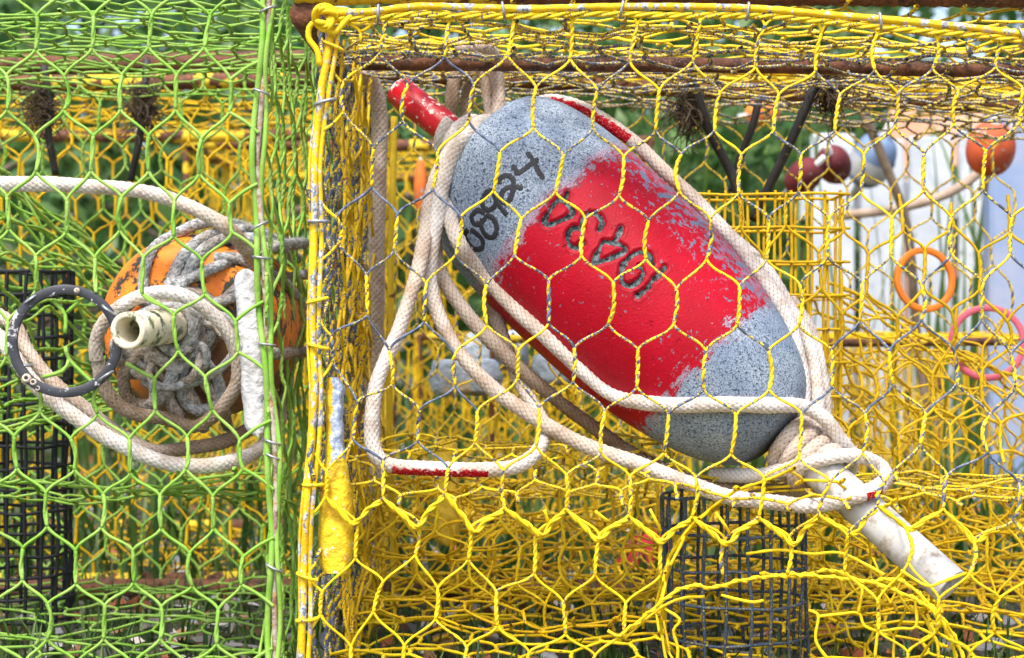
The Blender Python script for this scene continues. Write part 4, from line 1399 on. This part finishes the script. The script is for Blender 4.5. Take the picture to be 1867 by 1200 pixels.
def dent(rd, al):
    return .0009 * nz(rd[..., 0] * 3.1, rd[..., 2] * 3.3, al * 26)


rr_ = rr_ + dent(rad, axl) * np.clip(rr_ / .03, 0, 1)
# the five characters melted into the paint
pts_, wd_ = [], []
for g in carved:
    for st in g:
        sp_, _ = spline(np.column_stack([np.array(Z(st)), np.zeros(len(st))]), 2.0)
        for q, (x, y, _z) in enumerate(sp_):
            d = hit(x, y)
            if d is not None:
                pts_.append(P(x, y, d)); wd_.append(.0021 * (1 + .22 * math.sin(q * .55 + x) + .16 * math.sin(q * .21)))
pts_, wd_ = np.array(pts_), np.array(wd_)
lo, hi = pts_.min(0) - .008, pts_.max(0) + .008
near = np.where(((V > lo) & (V < hi)).all(1))[0]
dmin = np.full(len(V), 9.0)
for ch in np.array_split(near, max(1, len(near) // 4000)):
    dd_ = np.linalg.norm(V[ch][:, None] - pts_[None], axis=2) / wd_[None]
    dmin[ch] = dd_.min(1)
cutd = np.clip(1 - (dmin / 1.15) ** 2, 0, 1)
lipm = np.exp(-((dmin - 1.45) / .30) ** 2)
rr_ = rr_ - .0022 * np.sqrt(cutd) + .0002 * lipm
mb.A['carve'] = [np.clip(1.25 - dmin, 0, 1)[:, None]]
mb.A['lip'] = [lipm[:, None]]
mb.V[0] = bA + axl[:, None] * bax + rad * rr_[:, None]
body = mb.build('body', M['buoy'], buoy)
stA = P(727, 166, .205)
mb = MB(); pipe(mb, bA + bax * .012, stA, .0118, .0085, .03); mb.build('stick', M['pipe_red'], buoy)
ppB = P(1733, 1070, .012)
ppA = bB - bax * .012
mb = MB(); pipe(mb, ppA, ppB, .0134, .0104, .05); mb.build('pipe', M['pipe_white'], buoy)


def ribbon(mb, pxs, wpx, lift, conv=True, jag=0.0):
    pts = []
    q = np.array(pxs, float)
    dd = []
    n = 0
    seg = np.concatenate([[0], np.cumsum(np.linalg.norm(np.diff(q, axis=0), axis=1))])
    tt = np.linspace(0, seg[-1], max(6, int(seg[-1] / 2.2)))
    sp_, _ = spline(np.column_stack([q, np.zeros(len(q))]), 2.2)
    W_, Pn, Nn = [], [], []
    for x, y, _ in sp_:
        d = hit(x, y)
        if d is None: continue
        p = P(x, y, d)
        al = (p - bA) @ bax
        rd = norm(p - bA - al * bax)
        Pn.append(p + rd * dent(rd, al)); Nn.append(bnormal(p))
    if len(Pn) < 3: return
    Pn, Nn = np.array(Pn), np.array(Nn)
    Tn = norm(np.gradient(Pn, axis=0))
    Sd = norm(np.cross(Nn, Tn))
    n = len(Pn)
    w_ = wpx * S * 1.06 * .5 * (1 + jag * nz(np.arange(n) * .9, wpx, q[0, 0]))
    e = np.minimum(np.arange(n), np.arange(n)[::-1]) / 2.0
    w_ = w_ * np.sqrt(np.clip(1 - (1 - np.minimum(e + .25, 1)) ** 2, .05, 1))
    cols = []
    for k, h in ((-1, .0), (-.75, 1), (0, 1.15), (.75, 1), (1, .0)):
        cols.append(Pn + Sd * (w_ * k)[:, None] - Nn * ((w_ * k) ** 2 / .150)[:, None] + Nn * (lift * (h - .15) + .00018))
    V = np.stack(cols, 1)
    j, k = np.meshgrid(np.arange(n - 1), np.arange(4), indexing='ij')
    mb.add(V.reshape(-1, 3), np.stack([j * 5 + k, j * 5 + k + 1, (j + 1) * 5 + k + 1, (j + 1) * 5 + k], -1).reshape(-1, 4))


digits = [[[(460, 455), (478, 482), (495, 500), (550, 458), (605, 415)], [(540, 382), (570, 425), (600, 480), (632, 533)]],
          [[(392, 560), (402, 525), (440, 512), (468, 540), (468, 590), (448, 645), (425, 660), (405, 640), (415, 595), (465, 572), (522, 583)]],
          [[(382, 625), (345, 592), (305, 625), (300, 675), (330, 700), (365, 680), (380, 635)], [(362, 608), (380, 650), (405, 690), (437, 728)]],
          [[(312, 722), (275, 702), (240, 735), (258, 778), (300, 765), (325, 732), (362, 752), (378, 800), (358, 848), (318, 838), (292, 790), (300, 745)]],
          [[(222, 802), (205, 835), (225, 880), (262, 912), (298, 905), (300, 865), (270, 830), (235, 805)]],
          [[(190, 885), (172, 930), (195, 990), (255, 1052)], [(192, 900), (215, 945), (262, 1000)]]]
for g in digits:
    mb = MB()
    for st in g: ribbon(mb, Z(st), 11, .00022, jag=.12)
    mb.build('painted_digit', M['ink'], buoy)
# ================================================================== ROPES
WHITE, TAN, BROWN, GREY = (.76, .72, .68), (.58, .49, .41), (.29, .21, .145), (.52, .54, .55)


def rope(mb, path, R, tint=WHITE, algae=0.0, stain=None, sides=32, step=.0009, pitch=.0105, nst=4, sdir=(0, -.4, -1)):
    p, s = spline(path, step)
    T_, n_, b_ = frames_pt(p)
    N_ = len(p)
    kk = R * .16
    p = p + kk * (nz(s * 38, p[0, 0] * 70)[:, None] * n_ + nz(s * 31 + 4, p[0, 2] * 60)[:, None] * b_)
    th = np.arange(sides) / sides * 2 * PI
    tw = s[:, None] * 2 * PI / pitch
    g = np.abs(np.sin(nst * .5 * (th[None] * 2) + tw) * np.sin(nst * .5 * (th[None] * 2) - tw)) ** .5
    rr = R * (.86 + .18 * g) * (1 + .045 * nz(s * 75, R * 1e4 + p[0, 0] * 50))[:, None] * (1 + .05 * np.cos(2 * th[None] + (nz(s * 18, p[0, 2] * 90) * 3)[:, None]))
    V = p[:, None] + rr[..., None] * (np.cos(th)[None, :, None] * n_[:, None] + np.sin(th)[None, :, None] * b_[:, None])
    # rounded cut ends
    for e, sgn in ((0, -1), (-1, 1)):
        V[e] = p[e] + (V[e] - p[e]) * .05
    j, k = np.meshgrid(np.arange(N_ - 1), np.arange(sides), indexing='ij')
    F = np.stack([j * sides + k, j * sides + (k + 1) % sides, (j + 1) * sides + (k + 1) % sides, (j + 1) * sides + k], -1).reshape(-1, 4)
    tt = np.asarray(tint, float)
    if tt.ndim == 2:
        tt = np.stack([np.interp(np.linspace(0, 1, N_), np.linspace(0, 1, len(tt)), tt[:, c]) for c in range(3)], 1)
        tt = np.repeat(tt, sides, axis=0)
    st = np.zeros(N_)
    if stain:
        for (x0, y0, x1, y1) in stain:
            s_ = S * (D + p[:, 1]) / D
            X = p[:, 0] / s_ + 933.5; Y = 600 - (p[:, 2] - ZC) / s_
            st = np.maximum(st, ((X > x0) & (X < x1) & (Y > y0) & (Y < y1)) * 1.0)
    mb.add(V.reshape(-1, 3), F, groove=g.reshape(-1), tint=tt, algae=np.full(N_ * sides, algae), stain=(st[:, None] * np.clip(.15 + 1.1 * (norm(V - p[:, None]) @ norm(np.array(sdir, float))), -.5, 1)).reshape(-1))
    return p


def path(pts, h=None, R=.0055):
    out = []
    for (x, y, d) in pts:
        if d == 's':
            d = h(x, y)
            d = (d - R * .75) if d is not None else .10
        out.append(P(x, y, d))
    return np.array(out)


def fuzz(mb, p, R, dens, tint):
    """loose fibres standing off a worn rope"""
    n = int(len(p) * dens)
    i = rng.integers(1, len(p) - 1, n)
    T_ = norm(p[i + 1] - p[i - 1])
    d_ = norm(np.cross(T_, rng.normal(0, 1, (n, 3))))
    a = p[i] + d_ * R * .95
    L_ = rng.uniform(.0008, .0030, n)[:, None]
    b_ = a + d_ * L_ + T_ * L_ * rng.normal(0, .6, (n, 1))
    sd = norm(np.cross(T_, d_) + T_ * .3) * .00011
    V = np.stack([a - sd, a + sd, b_ + sd * .4, b_ - sd * .4], 1)
    mb.add(V.reshape(-1, 3), np.arange(n * 4).reshape(-1, 4), groove=1.0, tint=np.asarray(tint), algae=0.0, stain=0.0)


def rope_thing(name, label, runs, root_at, fz=3.0):
    """one rope whose visible runs are joined in one mesh, loose fibres as a child"""
    o = None
    mb, mf = MB(), MB()
    for (pts, R, kw) in runs:
        p = rope(mb, pts, R, **kw)
        t = np.asarray(kw.get('tint', WHITE), float)
        fuzz(mf, p, R, fz, t if t.ndim == 1 else t.mean(0))
    root = empty(name, tuple(root_at), label, 'rope')
    mb.build('braided_line', M['rope'], root)
    o = mf.build('loose_fibres', M['rope'], root)
    o['kind'] = 'stuff'
    return root


def coil(A, ax_, rad, t0, t1, z0, z1, n=60):
    ax_ = norm(np.asarray(ax_)); ref = np.array([0, 1.0, 0])
    u = norm(np.cross(ax_, ref)); v = np.cross(ax_, u)
    th = np.linspace(t0, t1, n)
    z = np.linspace(z0, z1, n)
    return A + z[:, None] * ax_ + rad * (np.cos(th)[:, None] * u + np.sin(th)[:, None] * v)


R0 = .0052
pax = norm(ppB - ppA)
sax = norm(stA - bA)
runs = [
    (path([(925, 262, .20), (915, 236, .165), (880, 222, .128), (848, 255, .115), (824, 315, .112), (816, 375, .102), (838, 440, .085), (875, 497, 's'), (935, 560, 's'), (1000, 618, 's'), (1060, 676, 's'), (1115, 718, 's'), (1180, 735, 's'), (1300, 739, 's'), (1395, 738, 's'), (1462, 741, .066), (1503, 762, .070), (1530, 800, .075), (1552, 838, .088), (1540, 880, .112)], hit), R0, dict(tint=[WHITE, WHITE, TAN, WHITE, WHITE, WHITE], algae=.10)),
    (path([(920, 250, .20), (905, 228, .15), (862, 230, .12), (825, 280, .110), (800, 345, .115), (792, 420, .108), (806, 505, .104), (852, 575, .104), (905, 630, .106), (970, 692, .11), (1050, 757, .125), (1130, 812, .135), (1200, 852, .13), (1280, 880, .12), (1370, 892, .11), (1450, 893, .10), (1492, 882, .092)]), R0, dict(tint=[WHITE, WHITE, TAN, TAN, BROWN, BROWN, BROWN, TAN])),
    (path([(890, 262, .13), (875, 238, .112), (842, 256, .102), (810, 325, .098), (797, 400, .092), (784, 465, .088), (786, 520, .088), (806, 590, .083), (844, 652, .078), (893, 706, .074), (950, 744, .073), (1020, 789, .073), (1100, 825, .074), (1180, 850, .074), (1250, 880, .073), (1330, 907, .068), (1420, 917, .060), (1500, 920, .046), (1560, 905, .036), (1604, 884, .045), (1616, 868, .066), (1604, 848, .072), (1572, 832, .066), (1530, 830, .060), (1480, 842, .062), (1425, 857, .072), (1370, 868, .088), (1300, 866, .12)]), R0, dict(tint=[WHITE, WHITE, TAN, TAN, WHITE, WHITE, WHITE, WHITE], stain=[(1560, 850, 1600, 900)])),
    (path([(865, 262, .15), (848, 246, .125), (812, 292, .112), (784, 362, .104), (775, 440, .086), (755, 520, .070), (728, 600, .060), (703, 655, .052), (683, 710, .046), (677, 780, .044), (684, 828, .044), (715, 850, .046), (790, 852, .046), (870, 857, .046), (935, 852, .052), (978, 825, .064), (993, 785, .088), (982, 755, .104), (957, 712, .114), (927, 640, .12), (905, 580, .128), (892, 535, .15)]), R0, dict(tint=[WHITE, TAN, TAN, WHITE, WHITE, WHITE, TAN, BROWN], stain=[(715, 845, 890, 880)])),
    (path([(905, 262, .22), (945, 212, .20), (978, 190, .175), (1020, 184, .160), (1080, 206, .150), (1150, 256, .145), (1220, 321, .138), (1290, 386, .130), (1350, 453, .118), (1405, 526, .108), (1438, 592, .102), (1455, 650, .098), (1464, 715, .094), (1460, 780, .090), (1447, 835, .09), (1430, 868, .105)]), R0, dict(tint=[WHITE, WHITE, TAN, WHITE, WHITE, WHITE], stain=[(940, 100, 1150, 262)], sdir=(-.4, -.8, -.6))),
    (path([(1200, 312, .17), (1300, 402, .155), (1380, 474, .14), (1432, 546, .128), (1472, 622, .112), (1488, 690, .102), (1490, 755, .094), (1478, 820, .094), (1466, 866, .105)]), R0, dict(tint=[TAN, WHITE, WHITE, TAN])),
    (path([(1440, 545, .15), (1478, 610, .132), (1499, 685, .118), (1503, 760, .106), (1494, 822, .10), (1502, 868, .11)]), R0, dict(tint=[TAN, WHITE, TAN, TAN])),
    (coil(ppA, pax, .0134 + R0 * .85, 0, 2 * PI * 3.2, .020, .052, 80), R0, dict(tint=TAN, stain=[(1485, 860, 1510, 905)])),
    (coil(bA, sax, .0118 + R0 * .9, .5, 2 * PI * 2.3, .003, .024, 60), R0, dict(tint=WHITE)),
    (path([(838, 85, .20), (866, 100, .22), (884, 150, .225), (896, 215, .22), (900, 270, .21)]), R0, dict(tint=TAN)),
    (path([(872, 82, .19), (899, 98, .21), (908, 155, .215), (906, 215, .21), (890, 280, .22)]), R0, dict(tint=TAN)),
    (path([(852, 92, .25), (834, 130, .25), (824, 190, .24), (815, 260, .24)]), R0, dict(tint=BROWN)),
    (path([(876, 110, .28), (858, 150, .27), (848, 215, .26), (840, 290, .25)]), R0, dict(tint=BROWN)),
]
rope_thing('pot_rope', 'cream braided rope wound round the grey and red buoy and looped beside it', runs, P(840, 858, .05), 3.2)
rope_thing('hanging_rope', 'tan rope hanging straight down behind the red stick of the buoy', [(path([(655, 128, .28), (682, 158, .3), (693, 240, .31), (688, 400, .31), (686, 600, .32), (680, 770, .33), (690, 900, .34)]), .0066, dict(tint=TAN))], P(690, 900, .34), 1.0)

# ================================================================== ORANGE BUOY IN THE GREEN POT
oA, oB = P(338, 598, .075), P(436, 590, .335)
oax = norm(oB - oA)
oL = np.linalg.norm(oB - oA)
oprof = np.array([(0, .0005), (0, .036), (.002, .047), (.007, .056), (.016, .062), (.035, .0662), (.08, .068), (.15, .067), (.20, .061), (oL * .92, .045), (oL * .98, .03), (oL, .0005)])
op = [oprof[0]]
for i in range(len(oprof) - 1):
    for t in np.linspace(0, 1, 5)[1:]: op.append(oprof[i] * (1 - t) + oprof[i + 1] * t)
op = np.array(op)
ob = empty('buoy', tuple(oA - [0, 0, .062]), 'stained orange buoy bound with grey rope, pointing out of the green pot', 'buoy')
mb = MB(); lathe(mb, oA, oB, op, 72)
X = mb.V[0] - oA; rad = norm(X - (X @ oax)[:, None] * oax + 1e-9)
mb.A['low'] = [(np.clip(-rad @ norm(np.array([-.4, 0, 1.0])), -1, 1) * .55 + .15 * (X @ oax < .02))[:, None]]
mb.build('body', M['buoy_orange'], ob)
pA, pB = P(345, 590, .075), P(232, 603, -.022)
mb = MB(); pipe(mb, pA + (pA - pB) * .1, pB, .0121, .0085, .06); mb.build('pipe', M['pipe_cream'], ob)
ohit, _n = make_hit(oA, oax, op)
R1 = .0042
f = .052
g1 = dict(tint=GREY, algae=.6)
g2 = dict(tint=[GREY, TAN, BROWN, GREY], algae=.6)
runs = [
    (path([(178, 660, .03), (176, 625, .028), (189, 590, .026), (224, 556, .022), (280, 534, .02), (332, 537, .022), (378, 565, .026), (413, 604, .03), (431, 648, .034), (434, 695, .038), (413, 732, .042), (385, 762, .046), (350, 778, .048), (298, 762, .046), (245, 752, .042), (208, 730, .036), (186, 695, .032), (178, 655, .034)]), R1 * 1.15, dict(tint=[TAN, WHITE, WHITE, TAN, BROWN, BROWN, TAN], algae=.25)),
    (path([(262, 560, .07), (262, 520, 's'), (268, 480, 's'), (285, 450, 's'), (318, 428, 's'), (365, 408, 's'), (420, 408, 's'), (480, 430, .2)], ohit, R1), R1, g1),
    (path([(305, 545, .066), (318, 500, 's'), (335, 468, 's'), (362, 440, 's'), (400, 424, 's'), (450, 420, 's'), (520, 445, .25)], ohit, R1), R1, g1),
    (path([(322, 532, .064), (340, 505, 's'), (358, 470, 's'), (385, 446, 's'), (425, 432, 's'), (480, 440, 's'), (540, 470, .26)], ohit, R1), R1, g1),
    (path([(300, 524, .068), (345, 508, 's'), (400, 484, 's'), (455, 462, 's'), (510, 448, 's'), (556, 444, .24)], ohit, R1), R1, g1),
    (path([(360, 560, .066), (420, 545, 's'), (480, 520, 's'), (530, 505, 's'), (560, 500, .24)], ohit, R1), R1, g2),
    (path([(420, 640, .07), (470, 640, 's'), (520, 645, 's'), (556, 640, .24)], ohit, R1), R1, g2),
    (path([(340, 600, .05), (352, 640, .055), (335, 668, .052), (300, 660, .044), (268, 640, .046), (240, 660, .05), (225, 690, .055), (232, 725, .058), (262, 738, .056), (295, 722, .05), (312, 690, .046), (318, 660, .05)]), R1, g2),
    (path([(305, 690, .056), (310, 730, .058), (328, 760, .062), (335, 785, .08)]), R1, g2),
    (path([(328, 670, .058), (345, 715, .060), (365, 752, .066), (372, 780, .09)]), R1, g2),
    (path([(345, 660, .06), (378, 705, .062), (405, 745, .07), (415, 778, .10)]), R1, g2),
    (path([(290, 620, .045), (318, 640, .042), (352, 628, .05), (380, 600, .062), (400, 560, 's'), (440, 520, 's')], ohit, R1), R1, g2),
    (path([(352, 640, .054), (380, 668, .058), (400, 700, .062), (396, 735, .064), (370, 748, .062), (342, 735, .06), (330, 700, .056), (340, 660, .052)]), R1, g1),
    (path([(262, 690, .056), (282, 705, .052), (280, 740, .056), (262, 765, .07)]), R1, g1),
    (path([(215, 585, .06), (232, 560, .066), (255, 545, .066), (300, 560, .06)]), R1, g1),
    (path([(390, 470, 's'), (430, 470, 's'), (470, 486, 's'), (520, 520, 's'), (552, 560, .24)], ohit, R1), R1, g1),
    (path([(238, 690, .062), (246, 660, .058), (262, 642, .054), (285, 640, .05)]), R1, g2),
    (coil(pA, pB - pA, .0121 + R1 * .9, 0, 2 * PI * 3.4, .004, .030, 70), R1, dict(tint=[TAN, BROWN, GREY], algae=.5)),
    (coil(pA, pB - pA, .0121 + R1 * 2.2, 1, 2 * PI * 2.2, -.004, .012, 60), R1, dict(tint=[TAN, BROWN, GREY], algae=.6)),
]
for q in range(9):                      # loose thin turns tangled in front of the buoy's end
    a0 = rng.uniform(0, 2 * PI); cx, cy = 320 + rng.normal(0, 22), 650 + rng.normal(0, 26)
    ra, rb = rng.uniform(38, 92), rng.uniform(26, 70)
    tl = rng.uniform(-.8, .8)
    pts = []
    for t in np.linspace(0, rng.uniform(3.4, 5.6), 9):
        ex, ey = ra * math.cos(a0 + t), rb * math.sin(a0 + t)
        pts.append((cx + ex * math.cos(tl) - ey * math.sin(tl), cy + ex * math.sin(tl) + ey * math.cos(tl), .058 - .012 * rng.random() - .002 * (q % 4)))
    runs.append((path(pts), R1 * rng.uniform(.62, .85), dict(tint=[GREY, TAN, BROWN, GREY] if q % 2 else [TAN, GREY, GREY, TAN], algae=.55)))
rope_thing('binding_rope', 'grey algae-stained rope wound round the orange buoy and its pipe', runs, P(300, 770, .06), 2.0)
runs = [(path([(-160, 330, .07), (0, 335, .06), (110, 337, .055), (220, 345, .05), (310, 362, .045), (380, 392, .04), (430, 430, .05), (470, 490, .10), (505, 560, .17), (522, 640, .20), (522, 720, .19), (500, 785, .14), (462, 826, .085), (410, 845, .05), (350, 850, .036), (280, 838, .03), (210, 806, .03), (140, 765, .032), (80, 715, .036), (30, 655, .04), (-20, 600, .05), (-120, 560, .06)]), .0052, dict(tint=[WHITE, WHITE, TAN, TAN, TAN, WHITE, WHITE, WHITE])),
        (path([(500, 720, .2), (470, 770, .13), (420, 800, .09), (350, 815, .065), (280, 822, .05), (215, 790, .045), (150, 742, .046), (100, 700, .05), (50, 640, .055), (20, 590, .06), (-60, 540, .08)]), .0050, dict(tint=[TAN, BROWN, TAN, TAN]))]
rope_thing('looped_rope', 'thick cream rope in a wide loop round the orange buoy', runs, P(300, 840, .04), 3.0)
